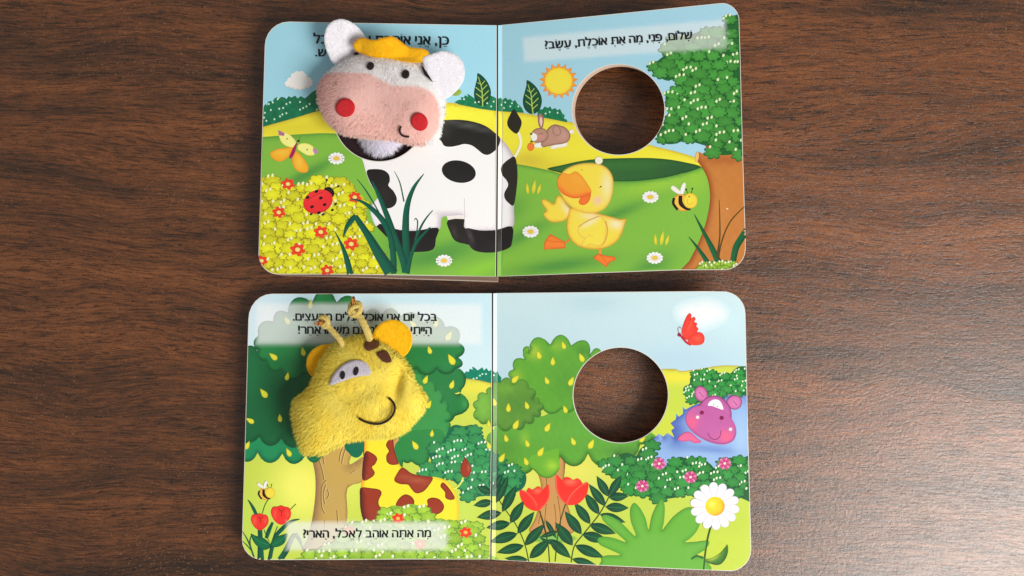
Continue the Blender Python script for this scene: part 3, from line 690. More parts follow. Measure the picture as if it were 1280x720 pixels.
# duck
m = Motif('printed_duck', B, 7, 'yellow duckling with an orange beak'); Y, O = (250, 218, 74), (238, 168, 66)
f_ = m.sub('foot'); f_.stroke([(706, 304), (712, 299.5)], 2.2, (236, 120, 50)); f_.shape([(680, 312), (680.5, 302.5), (688, 292.5), (698, 298), (706, 302), (707, 310.5), (695, 311)], (245, 132, 48), edges=[((215, 84, 38), 1.6)]).stroke([(706, 303), (683, 301)], .6, (205, 90, 40))
f_ = m.sub('foot'); f_.stroke([(750, 310), (750, 318)], 3.2, (244, 150, 60)); f_.shape([(741, 322), (748, 317), (756, 319.5), (769, 321), (769, 325.5), (763, 327), (758, 334), (752, 329.5)], (245, 128, 46), edges=[((215, 84, 38), 1.6)]).stroke([(750, 318), (760, 331)], .6, (205, 90, 40))
w1 = m.sub('wing'); w1.shape(sm([(676, 251), (680, 248), (687, 251), (692, 254), (694, 248), (698, 243.5), (704, 247), (710, 256), (716, 264), (711, 273), (702, 278), (690, 278.5), (682, 274), (678, 267), (682, 263), (678, 257)], 4), Y, g=2.5, soft=2.0, edges=[(O, 5)], blobs=[(709, 262, 4, 10, (246, 232, 190), .8, -35)])
m.sub('duck_body').shape(sm([(714, 259), (709, 270), (707.5, 284), (711, 297), (720, 307), (735, 312), (752, 312), (767, 306), (777, 295), (782, 280), (783.5, 273), (775, 273), (764, 270), (752, 267), (735, 262)], 4), Y, g=3, soft=2.2, edges=[(O, 6)], blobs=[(770, 280, 9, 6, (245, 236, 200), .8, 10), (738, 270, 12, 4, (245, 228, 190), .7), (725, 285, 8, 14, (250, 228, 84), .5)])
ww = m.sub('wing'); ww.shape(sm([(722, 286), (730, 278), (740, 273), (750, 270), (757, 278), (758, 290), (755, 303), (748, 308), (738, 306), (730, 309), (727, 304), (730, 298), (724, 294)], 4), (250, 222, 78), g=2.5, edges=[((222, 176, 84), 2.0)], blobs=[(738, 278, 12, 3, (246, 234, 190), .8, -28)])
ww.stroke([(730, 299), (737, 294), (741, 296)], .9, (228, 190, 90)).stroke([(757, 276), (759.5, 288), (757, 300), (752, 307)], 1.3, (214, 160, 78)).stroke([(723, 283), (735, 276), (749, 270)], 1.1, (200, 160, 110))
hd_ = m.sub('head'); hd_.shape(sm([(696, 232), (698, 222), (704, 213), (714, 207), (727, 203.5), (741, 203), (754, 206), (763, 213.5), (767.5, 225), (767, 240), (763, 253), (756, 262), (745, 267), (732, 267), (719, 263), (708, 255), (701, 245)], 4), (250, 220, 74), g=3, soft=2.2, edges=[((238, 190, 84), 6)], blobs=[(759, 232, 7, 18, (246, 232, 180), .8), (747, 251, 5, 5, (240, 190, 180), .9)])
hd_.fan(ell(751, 233.3, 1.3, .8, -40), (50, 40, 20)).fan(ell(727.3, 212.3, .8, .5), (60, 50, 20)).stroke([(749, 235), (751, 233)], .5, (80, 60, 30))
bk = m.sub('beak'); bk.shape(sm([(724, 250), (727, 246), (733, 244), (738.5, 242), (737, 250), (732, 255.5), (726, 256), (723.5, 253)], 4), (240, 118, 48), edges=[((214, 84, 38), 1.5)])
bk.shape(sm([(696.3, 229), (698.5, 221), (704, 216.5), (712, 217.5), (720, 214.2), (728, 221), (735, 231), (739.3, 240.5), (731, 245.5), (718, 248), (706, 244), (699, 237)], 4), (250, 160, 50), g=2.4, edges=[((232, 96, 44), 8, 0, 1), ((206, 96, 40), 1.0)], blobs=[(722, 225, 12, 5, (253, 172, 60), .8, 30)])
m.sub('white_button').shape(ell(748.6, 200.6, 4.9, 4.9, 0, 24), (246, 244, 222), edges=[((205, 200, 160), 1.4)]).shape(ell(748.6, 200.6, 2.4), (236, 232, 205)); m.done()
# bee
def bee(B, x, y, s, lay=8):
    m = Motif('printed_bee', B, lay); q = lambda pts: [(x + a * s, y + b * s) for a, b in pts]
    m.sub('wing').shape(sm(q([(-5, -5), (-14, -10), (-17, -14), (-14, -17), (-8, -13), (-3, -8)]), 4), (240, 238, 226), edges=[((205, 200, 185), 1.4 * s)])
    m.sub('wing').shape(sm(q([(-5, -6), (-4, -15), (0, -21), (2.5, -18), (1, -11), (-1, -6)]), 4), (246, 244, 238), edges=[((205, 200, 185), 1.4 * s)])
    b = m.sub('bee_body'); b.shape(ell(x - 2.5 * s, y + 5 * s, 12 * s, 10.5 * s, 35, 26), (250, 196, 76), edges=[((205, 140, 50), 3 * s)])
    b.stroke(q([(-12.5, -1), (-13.5, 6), (-8, 14)]), 3.2 * s, (36, 24, 18)).stroke(q([(-4.5, -4), (-4, 6), (3, 12), (8.5, 13.5)]), [4.5 * s, 5.5 * s, 4.5 * s, 2 * s], (34, 22, 18))
    b.shape(ell(x + 8 * s, y + 2.5 * s, 9.3 * s, 9.8 * s, 0, 26), (250, 220, 70), edges=[((222, 180, 50), 2.5 * s)])
    if s > .8: b.stroke(q([(4, 0), (5, 6), (9, 7), (12, 4)]), .8, (220, 170, 40)).fan(ell(x + 6.5 * s, y - 2.8 * s, 1, .8), (120, 100, 30))
    for a, c in [((5, -7), (2.8, -12)), ((9.5, -7), (10.8, -13))]: b.stroke(q([a, c]), .7 * s, (60, 60, 30)); b.fan(ell(x + c[0] * s, y + c[1] * s, 1.1 * s), (40, 40, 20))
    m.done()
bee(B, 855, 248.5, .98)
# tree on the right
m = Motif('printed_tree', B, 7, 'orange brown trunk under a clumpy green crown')
tr_ = m.sub('trunk'); tr_.shape(sm([(872, 190), (880, 193), (886, 195.2), (884, 186), (884, 176), (940, 170), (945, 260), (945, 345), (853, 345), (862, 326), (873, 304), (882, 280), (887, 256), (887.5, 240), (884, 222), (876, 207), (871, 200)], 3), (196, 124, 58), g=4, noise=.05, edges=[((150, 70, 32), 8, -1, 0)], blobs=[(905, 200, 30, 6, (160, 78, 38), .6), (900, 260, 12, 40, (204, 134, 66), .5)])
tr_.shape(sm([(871.5, 189.5), (873.5, 192), (873, 199), (870, 203.5), (869, 198), (870, 193)], 3), (240, 190, 110)); tr_.fan(ell(909, 261, 1.3, .9), (245, 220, 170))
cr = m.sub('crown')
crown = sm([(940, 14), (922, 18), (912, 24), (905, 31), (904, 37), (890, 38), (880, 36), (872, 41), (858, 45), (846, 50), (836, 52), (832, 60), (834, 66), (825, 74), (819, 80), (820, 90), (827, 98), (836, 101), (845, 97), (850, 101), (843, 110), (833, 118), (833, 129), (840, 133), (833, 145), (829, 155), (823, 163), (822, 172), (830, 179), (842, 180), (856, 176), (868, 178), (878, 181), (888, 184), (892, 192), (906, 194), (922, 192), (940, 186)], 3)
bush(cr, crown, (72, 158, 62), (22, 86, 38), (226, 244, 190), size=10.2, step=(16, 10), seed=11, jag=.36, dotr=1.9, ndots=3, base=(30, 100, 44)); m.done()
m = Motif('printed_grass_clump', B, 11)
for pts, w in [([(898, 327), (889, 308), (878, 287), (868, 268)], [8, 6.5, 3.5, .5]), ([(886, 330), (878, 318), (870, 307), (861, 296)], [6, 5, 3, .5]), ([(916, 330), (920, 310), (928, 296), (938, 280)], [7, 8, 8, 7])]: blade(*pts, w=w, c=(18, 98, 56), rim=(10, 66, 38))
for pts, w in [([(896, 322), (899.5, 300), (900, 280), (899, 250)], [2, 1.6, 1.3, .6]), ([(898, 324), (902, 303), (913, 277), (934, 255)], [2, 1.6, 1.4, 1])]: blade(*pts, w=w, c=(80, 66, 24), rim=(80, 66, 24))
m.done()
m = Motif('printed_low_shrub', B, 12); bush(m, sm([(872, 338), (876, 331), (884, 328), (890, 326), (900, 328), (908, 325), (916, 329), (922, 334), (920, 340)], 3), (158, 202, 62), (98, 134, 40), (246, 246, 205), size=5.2, step=(7.5, 5), seed=5, dotr=1.5); m.done()
# pale text panel and words
text(B, 'שָׁלוֹם, פָּנִי, מָה אַתְּ אוֹכֶלֶת, עֵשֶׂב?', 682, 61.3, 865.5, 48.6)
text(B, 'כֵּן, אֲנִי אוֹהֶבֶת עֵשֶׂב, אֲבָל', 392, 54.2, 561, 56.2)
text(B, 'ש.', 394.5, 70.4, 407.5, 70.6)

# ================================================================== lower book (giraffe)
BLo = arc(340, 399, 29.5, 31.8, 180, 270) + [(440, 367), (540, 366.8), (614.8, 366.6), (615.0, 500), (612.8, 699.2), (500, 699.2), (420, 699.8)] + arc(329, 675, 26.5, 25, 90, 180) + [(306, 560)]
BRo = [(621.2, 366.4), (760, 365), (880, 364)] + arc(903, 392, 28.8, 28, -80, 0) + [(932.8, 440), (935, 540), (937.4, 620)] + arc(912, 687, 27, 27, 0, 84) + [(850, 711.5), (740, 706.5), (619, 699.8), (620.8, 500)]
BGo = [(616.6, 366.8), (621.4, 366.5), (621.0, 500), (619.1, 699.7), (614.4, 699.4), (616.4, 500)]
bot = {'root': empty('board_book', tuple(px2w(618, 535, 0)), 'open board book with giraffe, trees and purple hippo pictures, below the cow book', 'book')}
ZB = .012
PBL = Page(BLo, (459, 491, 58, 58), ZB, 0.0, 615)
PBR = Page(BRo, (775.8, 494, 59.2, 59.5), ZB - .0004, 0.105, 621)
PBG = Page(BGo, None, ZB + .0003, -0.28, 616.5, inset=0)
bot['panels'] = [(np.array([(318, 376.5), (605, 377.5), (605, 433), (318, 433)], float), 6, .62, (238, 243, 244)), (np.array([(356, 650), (561, 650), (561, 690), (356, 690)], float), 5, .66, (236, 240, 232))]
bot['pages'] = [PBL, PBR, PBG]
board('left_page', PBL, bot['root'], .0017, M_BOARD, M_EDGE, label='left page printed with the giraffe body and dark green tree')
board('right_page', PBR, bot['root'], .0018, M_BOARD, M_BOARD, M_BOARD, label='right page printed with the green tree, hippo and big daisy')
board('spine_fold', PBG, bot['root'], .0012, M_BOARD, M_EDGE)
sh = PBL.shrink(np.asarray(BLo), 1.2)
for i in range(4): board('page', PBL, bot['root'], .0019, M_BOARD, M_EDGE, outline=sh + [random.uniform(-.4, .4), random.uniform(-.4, .4)], drop=.0021 + i * .0022)
board('cover', PBL, bot['root'], .0012, M_BOARD, M_EDGE, outline=sh, drop=.0108)
B = bot
m = Motif('printed_sky', B, 0)
m.shape(BLo, (208, 232, 242), g=8, grad=(400, 360, (196, 228, 240), 400, 470, (206, 232, 240)), blobs=[(330, 400, 30, 30, (222, 234, 244), .6)])
m.shape(BRo, (196, 224, 230), g=8, grad=(770, 370, (200, 226, 232), 770, 470, (186, 216, 228)), blobs=[(740, 378, 40, 12, (176, 210, 222), .6), (850, 450, 60, 16, (176, 208, 228), .5), (910, 400, 30, 22, (202, 232, 238), .7), (660, 430, 40, 30, (188, 218, 224), .6)])
m.shape(BGo, (208, 232, 240)); m.done()
m = Motif('printed_cloud', B, 1); m.shape(sm([(840, 388), (848, 377), (866, 371), (886, 369), (905, 376), (915, 390), (909, 404), (894, 411), (876, 416), (860, 408), (845, 402)], 5), (238, 242, 243), g=2.5, edges=[((199, 228, 236), 19)]); m.done()
m = Motif('printed_hedge', B, 1); m.shape([(576, 470), (580, 467), (583, 464), (586, 465), (587, 461), (591, 462), (590, 458), (594, 460), (597, 463), (600, 461), (603, 459), (605, 463), (608, 460), (611, 464), (615, 462), (619, 466), (622, 464), (624, 469), (627, 472), (626, 476), (630, 479), (629, 483), (600, 480), (576, 474)], (10, 128, 98), g=3, noise=.22)
for q in [(600, 469.5), (603, 467.5), (607.5, 467.5), (596, 472.5), (592, 473.5), (617.5, 469)]: m.fan(ell(*q, 1.1), (205, 240, 225))
m.done()
m = Motif('printed_meadow', B, 2)
mead = np.array([(295, 500), (560, 500), (576, 474.5)] + sm([(582, 473), (600, 475.5), (622, 480.5), (660, 485), (720, 470), (833, 461), (850, 463.8), (872, 461.5), (900, 457), (925, 457.5), (945, 461)], 3, False).tolist() + [(950, 725), (295, 725)])
m.shape(mead, (196, 214, 80), g=6, blobs=[(850, 660, 120, 60, (182, 204, 72), .8), (375, 612, 38, 45, (250, 246, 112), .95), (330, 660, 40, 40, (192, 226, 90), .6), (600, 485, 40, 10, (238, 226, 76), .8), (600, 510, 30, 16, (212, 218, 80), .6), (850, 472, 60, 9, (238, 226, 66), .9), (850, 500, 30, 18, (196, 214, 70), .7), (840, 535, 20, 14, (206, 214, 60), .8), (720, 590, 40, 30, (228, 222, 98), .9), (650, 600, 30, 20, (240, 232, 120), .6), (780, 640, 90, 14, (196, 214, 84), .6), (440, 600, 20, 40, (226, 236, 100), .7), (640, 690, 40, 14, (202, 220, 84), .6), (900, 680, 40, 20, (196, 216, 74), .6), (575, 640, 22, 30, (196, 222, 92), .8), (740, 610, 30, 14, (180, 214, 110), .3)], edges=[((190, 160, 60), 2.5, 0, -1)]); m.done()
# lake
m = Motif('printed_lake', B, 3)
lake = [(945, 485), (930, 488), (905, 496), (880, 502), (866, 507), (857, 512), (853, 508), (854, 517), (849, 521), (845, 517), (845, 524), (838, 529), (843, 535), (839, 538), (843, 547), (834, 541), (829, 546), (824, 542), (818, 547), (813, 544), (806, 551), (806, 600), (945, 600)]
m.shape(lake, (142, 178, 226), g=4, edges=[((70, 92, 176), 10, -1, -.4)], blobs=[(846, 540, 14, 22, (72, 96, 180), .85), (890, 562, 40, 5, (92, 124, 196), .8, 5), (926, 545, 12, 30, (170, 202, 236), .7), (870, 572, 40, 8, (156, 186, 230), .6), (932, 495, 12, 10, (92, 120, 200), .6)]); m.done()
m = Motif('printed_bush', B, 5); bush(m, sm([(854, 489), (856, 483), (862, 480), (863, 472), (869, 466), (877, 462), (883, 465), (891, 463.5), (898, 466), (905, 466), (912, 468), (918, 462), (926, 458), (940, 462), (945, 492), (925, 494), (912, 492), (900, 500), (882, 502), (868, 504), (860, 498)], 3), (58, 160, 70), (16, 92, 46), (225, 245, 210), size=6.6, step=(10.5, 7), seed=8, jag=.4, dotr=1.3, base=(20, 104, 50)); m.done()
# hippo
m = Motif('printed_hippo', B, 9, 'pink purple hippo head in the lake'); H1, H2 = (190, 96, 162), (122, 42, 102)
m.sub('foot').shape(sm([(847, 549), (852, 543), (858, 540), (864, 541), (872, 548), (877, 552.5), (868, 554), (862, 551), (854, 552)], 4), (226, 104, 150), edges=[((190, 70, 130), 2)])
for p in ([(868, 491), (870, 485), (876, 482.5), (882, 486), (885, 493), (882, 500), (876, 502), (870, 498)], [(908, 503), (911, 497), (917, 494), (924, 495.5), (927.5, 501), (926, 508), (920, 512), (913, 510.5)]):
    e_ = m.sub('ear'); e_.shape(sm(p, 4), (208, 114, 172), edges=[(H2, 2.6)], blobs=[(sum(q[0] for q in p) / 8, sum(q[1] for q in p) / 8, 3, 3, (222, 136, 186), .6)])
    c = np.mean(p, 0); e_.stroke([tuple(c + [-2, -2]), tuple(c + [3, 4])], .7, H2)
m.shape(sm([(874, 512), (877, 503), (883, 497), (891, 494.5), (900, 496), (908, 502), (913, 510), (914.5, 520), (910, 524)], 4), H1, edges=[(H2, 3)])
m.sub('eye').shape(sm([(885, 507), (887, 502.5), (892, 499.5), (898, 500), (902, 504.5), (904, 512), (897, 510), (890, 507.5)], 4), (250, 247, 250)).fan(ell(892.3, 506.3, .7), (60, 40, 60)).fan(ell(896.7, 508, .7), (60, 40, 60))
mz = m.sub('muzzle'); mz.shape(sm([(857, 526), (859, 516), (866, 509.5), (877, 507), (889, 508), (900, 512), (911, 519.5), (918, 529), (920.5, 539), (918, 549), (910, 554.5), (899, 555.5), (885, 552), (872, 545), (862, 536)], 4), H1, g=3, edges=[(H2, 3.2, .4, 1), ((180, 84, 150), 1.6)], blobs=[(865, 528, 7, 9, (240, 96, 130), .85), (908, 546, 8, 8, (242, 100, 132), .85)])
for q in [(877.3, 515.8), (902, 522.3)]: mz.sub('nostril') if 0 else mz.shape(ell(*q, 2.8, 2.6, 0, 14), (136, 28, 84), edges=[((100, 16, 60), 1)])
for q in [(872, 521.5), (913.2, 536.6)]: mz.shape(ell(*q, 2.6, 2.6, 0, 14), (252, 236, 236), soft=1)
mz.stroke([(884.5, 541), (888, 547), (894, 549.5), (899.5, 546), (901.5, 538)], .9, (130, 34, 84)); m.done()
# flowering hedge
m = Motif('printed_bush', B, 7, 'green hedge with pink flowers')
bush(m, sm([(752, 583), (750, 578), (760, 580), (766, 576), (776, 568), (786, 566), (795, 570), (800, 562), (807, 556), (812, 550), (817, 558), (818, 567), (815, 574), (822, 580), (832, 584), (841, 578), (850, 571), (860, 574), (870, 573), (880, 576), (888, 580), (893, 585), (900, 581), (912, 572), (920, 575), (945, 572), (945, 626), (925, 622), (905, 622), (885, 620), (865, 618), (845, 622), (825, 624), (805, 620), (788, 618), (778, 610), (774, 600), (764, 596), (756, 590)], 3), (56, 150, 66), (16, 84, 42), (228, 246, 214), size=9.4, step=(15, 9.2), seed=21, jag=.4, dotr=1.6, base=(22, 92, 46)); m.done()
for x, y in [(824, 579.5), (906, 579.3), (863.2, 596.4), (803, 607.6)]: flower(B, 'printed_pink_flower', x, y, 8.8, (206, 74, 132), (252, 236, 200), n=12, w=.4, squash=.95, cr=.2, rim=(170, 40, 100), tip=(232, 132, 184), label=None)
# dark tree on the left page
T1, T2 = (38, 130, 68), (14, 72, 42)
m = Motif('printed_dark_tree', B, 3, 'dark green round lobed tree with yellow leaves')
tk = m.sub('trunk'); tk.shape(sm([(384, 560), (390, 575), (394, 595), (394, 620), (390, 650), (384, 675), (380, 690), (434, 690), (433, 660), (434.5, 640), (434.5, 610), (456, 600), (458, 570), (437, 581), (442, 562), (450, 545), (400, 540)], 3), (196, 164, 88), g=4, edges=[((142, 104, 76), 14, -1, 0), ((150, 116, 70), 3, 1, 0)])
tk.shape([(484, 556), (500, 543), (530, 526), (514, 543), (500, 556), (494, 566)], (200, 160, 96), edges=[((160, 110, 60), 2)])
for p in [[(396, 568), (402, 585), (405, 600)], [(402, 568), (404, 574), (405, 580)], [(432, 550), (426, 565), (424, 577)], [(438, 545), (430, 566), (427, 580)], [(408, 600), (402, 610), (402, 632), (406, 642)], [(407, 606), (404, 618), (406, 630)], [(409, 612), (411, 618), (408, 624)], [(421, 638), (422, 650), (422, 655)], [(406, 650), (405, 670)], [(445, 588), (438, 592)]]:
    tk.stroke(p, 1.0, (122, 82, 44)); tk.stroke([(x + 1.1, y) for x, y in p], .7, (226, 200, 140))
cw = m.sub('crown')
cw.shape(scal([(300, 548), (303, 530), (320, 520), (400, 520), (420, 560), (386, 568, .45), (405, 575, 0), (403, 569, .45), (382, 569, .42), (353, 567, .4), (322, 566, .4), (296, 568, .2)], .1), (32, 140, 88), g=5, edges=[((12, 86, 60), 7, 0, 1)])
cw.shape(scal([(436, 548, 0), (470, 548, 0), (462, 585, .1), (454, 564, .4), (436, 566, .3)], .3), (16, 110, 82))
cw.shape(scal([(296, 440, .1), (305, 436, .35), (322, 440, .3), (340, 450, 0), (400, 450, 0), (410, 545, .3), (380, 552, .35), (352, 548, .38), (324, 546, .25), (296, 548, 0)], .3), (26, 100, 58), g=5, edges=[(T2, 7, 0, 1), ((20, 84, 52), 3)], blobs=[(352, 480, 20, 22, (20, 80, 44), .5), (315, 470, 12, 30, (32, 116, 66), .6)])
cw.shape(scal([(500, 450, 0), (575, 461, .25), (577, 487, .3), (568, 492, 0), (574, 490, .5), (569, 520, .35), (545, 522, .1), (500, 540, 0)], .2), (36, 124, 64), g=4, edges=[((12, 72, 34), 5, 1, .6)], blobs=[(583, 504, 5, 10, (72, 168, 84), .7)])
cw.shape(scal([(486, 470, 0), (512, 474, .4), (532, 478, .35), (545, 488, .4), (552, 502, .35), (560, 512, .4), (558, 527, .4), (562, 535, .5), (552, 551, .35), (538, 554, 0), (500, 560, 0)], .3), (58, 148, 76), g=4, edges=[((22, 96, 52), 4, 1, .3)], blobs=[(520, 510, 24, 20, (44, 130, 66), .5)])
cw.shape(scal([(494, 566, .2), (500, 550, .1), (514, 538, 0), (545, 536, .2), (556, 546, .5), (538, 557, .3), (537, 566, .45), (514, 577, .2), (504, 577, 0), (503, 586, 0), (497, 578, .1)], .2), (44, 134, 68), g=3, edges=[((16, 82, 44), 5, .4, 1)])
cw.shape(scal([(322, 438, .3), (323, 420, .34), (342, 402, .38), (360, 391, .40), (390, 378, .52), (421, 378, .42), (448, 384, .3), (455, 396, .42), (477, 394, .42), (500, 396, .3), (530, 404, .4), (557, 409, .42), (573, 428, .42), (573, 447, .5), (570, 461, .28), (546, 462, .3), (520, 461, .3), (500, 462, 0), (470, 470, 0), (400, 470, 0), (380, 468, .35), (352, 463, .35), (333, 452, .3)], .4), T1, g=5, edges=[((10, 62, 30), 6, 0, 1), ((16, 88, 46), 4)], blobs=[(400, 455, 60, 14, (14, 66, 34), .6), (520, 440, 40, 20, (30, 120, 54), .6)])
m.done()
drops(B, [(388, 381, 8), (359, 401, -35), (342, 446, -50, 1.1), (379, 440, -12), (359, 471, 12, .9), (330, 492, -38, 1.2), (350, 523, -5, .9), (313, 526, -60), (309, 557, 28), (361, 566, -28), (537, 438, -18, .9), (564.5, 450, -30, 1.3), (532, 475, 22), (565, 481, 20), (536, 506, 28), (519, 557, -32, 1.1), (540, 542, 5, .8), (545, 404, 25), (561, 420, 30, 1.2), (516, 405, -40)])
# giraffe
m = Motif('printed_giraffe', B, 8, 'yellow giraffe body with brown patches'); 
tl = m.sub('tail'); tl.stroke([(562, 611), (570, 610), (576, 604), (579, 597)], 1.9, (226, 232, 90)); tl.shape(sm([(581.5, 572), (577, 580), (575.5, 588), (578, 595), (584, 596.5), (589, 590), (588, 582)], 4), (158, 56, 36), edges=[((100, 40, 30), 1.4)], blobs=[(586, 585, 1.4, 4, (205, 110, 80), .7)])
m.shape(sm([(457, 545), (472, 547), (488, 546), (491, 556), (495, 570), (501, 583), (511, 591), (528, 595), (548, 597), (560, 603), (568, 613), (573, 628), (573, 645), (568, 662), (520, 668), (462, 662), (453, 645), (450.5, 625), (452, 605), (455, 585)], 4), (254, 228, 52), g=4, edges=[((240, 160, 40), 6, -1, 0), ((244, 190, 40), 4, 1, -.3)])
PT = [[(456, 566), (466, 567), (471.5, 573), (469, 580), (465, 584), (468.5, 591), (464, 597), (453, 599)], [(491, 549), (493, 562), (498, 578), (497, 580.5), (489, 581), (483.5, 577), (483, 569), (486, 564), (482.5, 557), (485, 551)], [(451, 610), (462, 610), (474, 612), (477, 617), (473.5, 625), (474, 632), (480, 640), (470, 653), (456, 652), (451, 638), (450, 622)], [(503, 584.5), (515, 592), (528, 594.5), (541, 597), (536, 607), (529, 614.5), (520, 616.5), (514, 611), (510, 606), (500, 605), (493, 601), (495, 594)], [(554, 603), (562, 611), (568.5, 622), (564, 625), (557, 622.5), (556, 615), (550.5, 608)], [(495, 633), (498, 624), (506, 618), (514, 620.5), (518, 627), (515, 634), (505, 640)], [(534.5, 632), (534, 625), (540, 622), (549, 624), (555, 632), (552, 640), (542, 644), (536, 642), (530, 638)]]
for i, p in enumerate(PT):
    m.sub('brown_patch').shape(sm(p, 5), (156, 58, 36), edges=[((96, 34, 24), 1.8)] + ([((70, 24, 28), 10, -1, 0)] if i in (0, 2) else []), blobs=[(520, 600, 20, 3, (190, 110, 80), .5, 12)] if i in (1, 3) else [])
m.done()
# hedge behind the giraffe
m = Motif('printed_bush', B, 7, 'blue green hedge beside the giraffe')
bush(m, sm([(522, 593), (530, 585), (540, 580), (536, 568), (538, 558), (550, 556), (557, 546), (562, 535), (570, 531), (580, 533), (590, 531), (598, 536), (603, 545), (612, 560), (640, 585), (655, 590), (658, 600), (652, 612), (630, 620), (605, 620), (590, 622), (578, 618), (572, 606), (560, 598), (545, 597)], 3), (60, 158, 90), (14, 96, 66), (222, 246, 226), size=9.4, step=(15, 9.2), seed=31, jag=.4, dotr=1.6, base=(18, 104, 72)); m.done()
# low bush with red flowers
m = Motif('printed_bush', B, 10, 'light green low bush with red flowers')
bush(m, sm([(368, 705), (376, 697), (388, 690), (402, 684), (416, 678), (424, 668), (434, 659), (450, 652), (466, 652), (474, 645), (482, 638), (490, 632), (502, 633), (512, 630), (524, 632), (534, 636), (540, 648), (552, 648), (562, 652), (570, 652), (580, 650), (592, 654), (598, 664), (602, 676), (607, 690), (610, 705)], 3), (168, 212, 66), (92, 140, 58), (242, 250, 214), size=8.8, step=(14, 9), seed=41, jag=.34, dotr=2.0, ndots=2, base=(140, 186, 62)); m.done()
flower(B, 'printed_red_flower', 497.5, 648, 7.8, (236, 60, 38), (252, 200, 90), lay=11, w=.66); flower(B, 'printed_red_flower', 582, 665.5, 8, (236, 60, 38), (252, 200, 90), lay=11, w=.66)
flower(B, 'printed_red_flower', 436, 663, 7, (236, 60, 38), (252, 200, 90), lay=11, w=.66); flower(B, 'printed_red_flower', 525, 680, 7.5, (236, 60, 38), (252, 200, 90), lay=11, w=.66)
# tulips at the left
m = Motif('printed_tulips', B, 10, 'two red tulips with dark green leaves'); G, G2 = (18, 106, 66), (10, 76, 48)
blade((321, 645), (317, 636), (312, 627.5), (309.5, 625), w=[4, 4, 2, .4]); blade((328, 642), (331, 632), (335.5, 624), w=.9, c=(40, 90, 30), rim=(40, 90, 30)); blade((362, 638), (366, 634), (370, 630), w=.9, c=(90, 120, 30), rim=(90, 120, 30))
blade((325, 661), (325.5, 672), (326, 700), w=[5.5, 5.8, 8.5]); blade((341, 653), (336, 664), (333, 673), w=[2.5, 5, 4]); blade((375, 649), (364, 652), (352, 662), (343, 674), (337, 700), w=[.5, 3.5, 5, 4.5, 5])
blade((330, 662), (334, 672), (337, 677), w=.9); blade((347, 658), (343, 668), (340, 677), w=.9); blade((314, 670), (312.5, 680), (318, 698), w=[.8, 1.8, 2]); blade((303, 664), (309, 674), (314, 686), w=[.6, 1.6, 1.6]); blade((303, 676), (309, 682), (314, 688), w=[.6, 1.4, 1.2])
blade((350, 700), (358, 688), (365, 673), (369, 668), w=[7, 7, 5, 4]); blade((369, 668), (374, 674), (379, 686), w=[5, 4, .6])
m.sub('leaf').shape(sm([(313.5, 667.5), (320, 670), (330, 673), (337, 679), (338, 684), (331, 687.5), (323, 684), (317, 677)], 4), (20, 108, 68), edges=[((8, 70, 46), 2)]).stroke([(316, 670), (324, 677), (336, 681)], .7, (50, 130, 80))
m.sub('leaf').shape(sm([(359.5, 667.5), (352, 669), (344, 672), (338, 680), (341, 684), (349, 683), (356, 678)], 4), (20, 108, 68), edges=[((8, 70, 46), 2)]).stroke([(358, 669), (350, 676), (341, 681)], .7, (50, 130, 80))
for cx, cy, r in [(325, 651.5, 1.0), (351.5, 643, 1.14)]:
    m.sub('tulip').shape(sm([(cx + a * r, cy + b * r) for a, b in [(-11.2, -2), (-9, -8), (-4, -8.5), (0, -9.8), (4, -8.4), (9, -7), (10.8, -1), (9, 5), (3, 10.5), (-2, 11), (-8, 6)]], 4), (240, 52, 46), edges=[((206, 34, 34), 1.6)], blobs=[(cx - 7 * r, cy, 2, 5, (250, 110, 84), .7), (cx + 7 * r, cy - 1, 2, 4, (250, 110, 84), .6)]).stroke([(cx - 3, cy - 6 * r), (cx, cy - 3 * r), (cx + .5, cy + 2 * r)], .9, (150, 24, 24)).stroke([(cx + 3.5, cy - 6 * r), (cx, cy - 3 * r)], .8, (150, 24, 24))
m.done()
bee(B, 332.5, 614.5, .66, 11)
# bright tree across the fold
m = Motif('printed_green_tree', B, 4, 'bright green round lobed tree with yellow leaves')
tk = m.sub('trunk'); tk.shape(sm([(672, 585), (676, 605), (674, 630), (668, 650), (661, 664), (675, 668), (690, 666), (705, 668), (718, 664), (714, 645), (707, 622), (705, 600), (706, 570), (690, 565)], 3), (200, 150, 88), g=3, edges=[((160, 108, 56), 4)])
for p in [[(683, 592), (683, 625), (680, 660)], [(697, 620), (700, 640), (701, 662)], [(676, 640), (673, 655)], [(693, 630), (695, 650), (694, 664)], [(705, 575), (705.5, 592)]]: tk.stroke(p, .8, (120, 78, 36))
tk.shape(ell(690, 673, 32, 7), (128, 190, 90), soft=5)
cw = m.sub('crown')
cw.shape(scal([(615, 540, 0), (625, 524, 0), (680, 520, 0), (720, 500, 0), (760, 500, 0), (820, 545, .1), (800, 556, .35), (772, 569, .42), (735, 567, .4), (700, 571, .42), (668, 584, .38), (640, 581, .3), (622, 575, .3), (611, 556, .3)], .3), (96, 166, 56), g=5, noise=.05, edges=[((40, 92, 34), 7, 0, 1)], blobs=[(690, 580, 9, 7, (150, 206, 62), .9), (656, 548, 5, 8, (150, 200, 62), .7), (632, 560, 18, 18, (84, 142, 52), .6), (780, 565, 24, 8, (60, 112, 42), .6), (610, 560, 8, 20, (104, 150, 70), .6)])
cw.shape(scal([(700, 585, .35), (668, 588, .3), (664, 570, 0), (698, 560, 0)], .3), (108, 176, 52), edges=[((60, 110, 40), 3, 0, 1)], blobs=[(690, 582, 7, 6, (168, 214, 60), .9)])
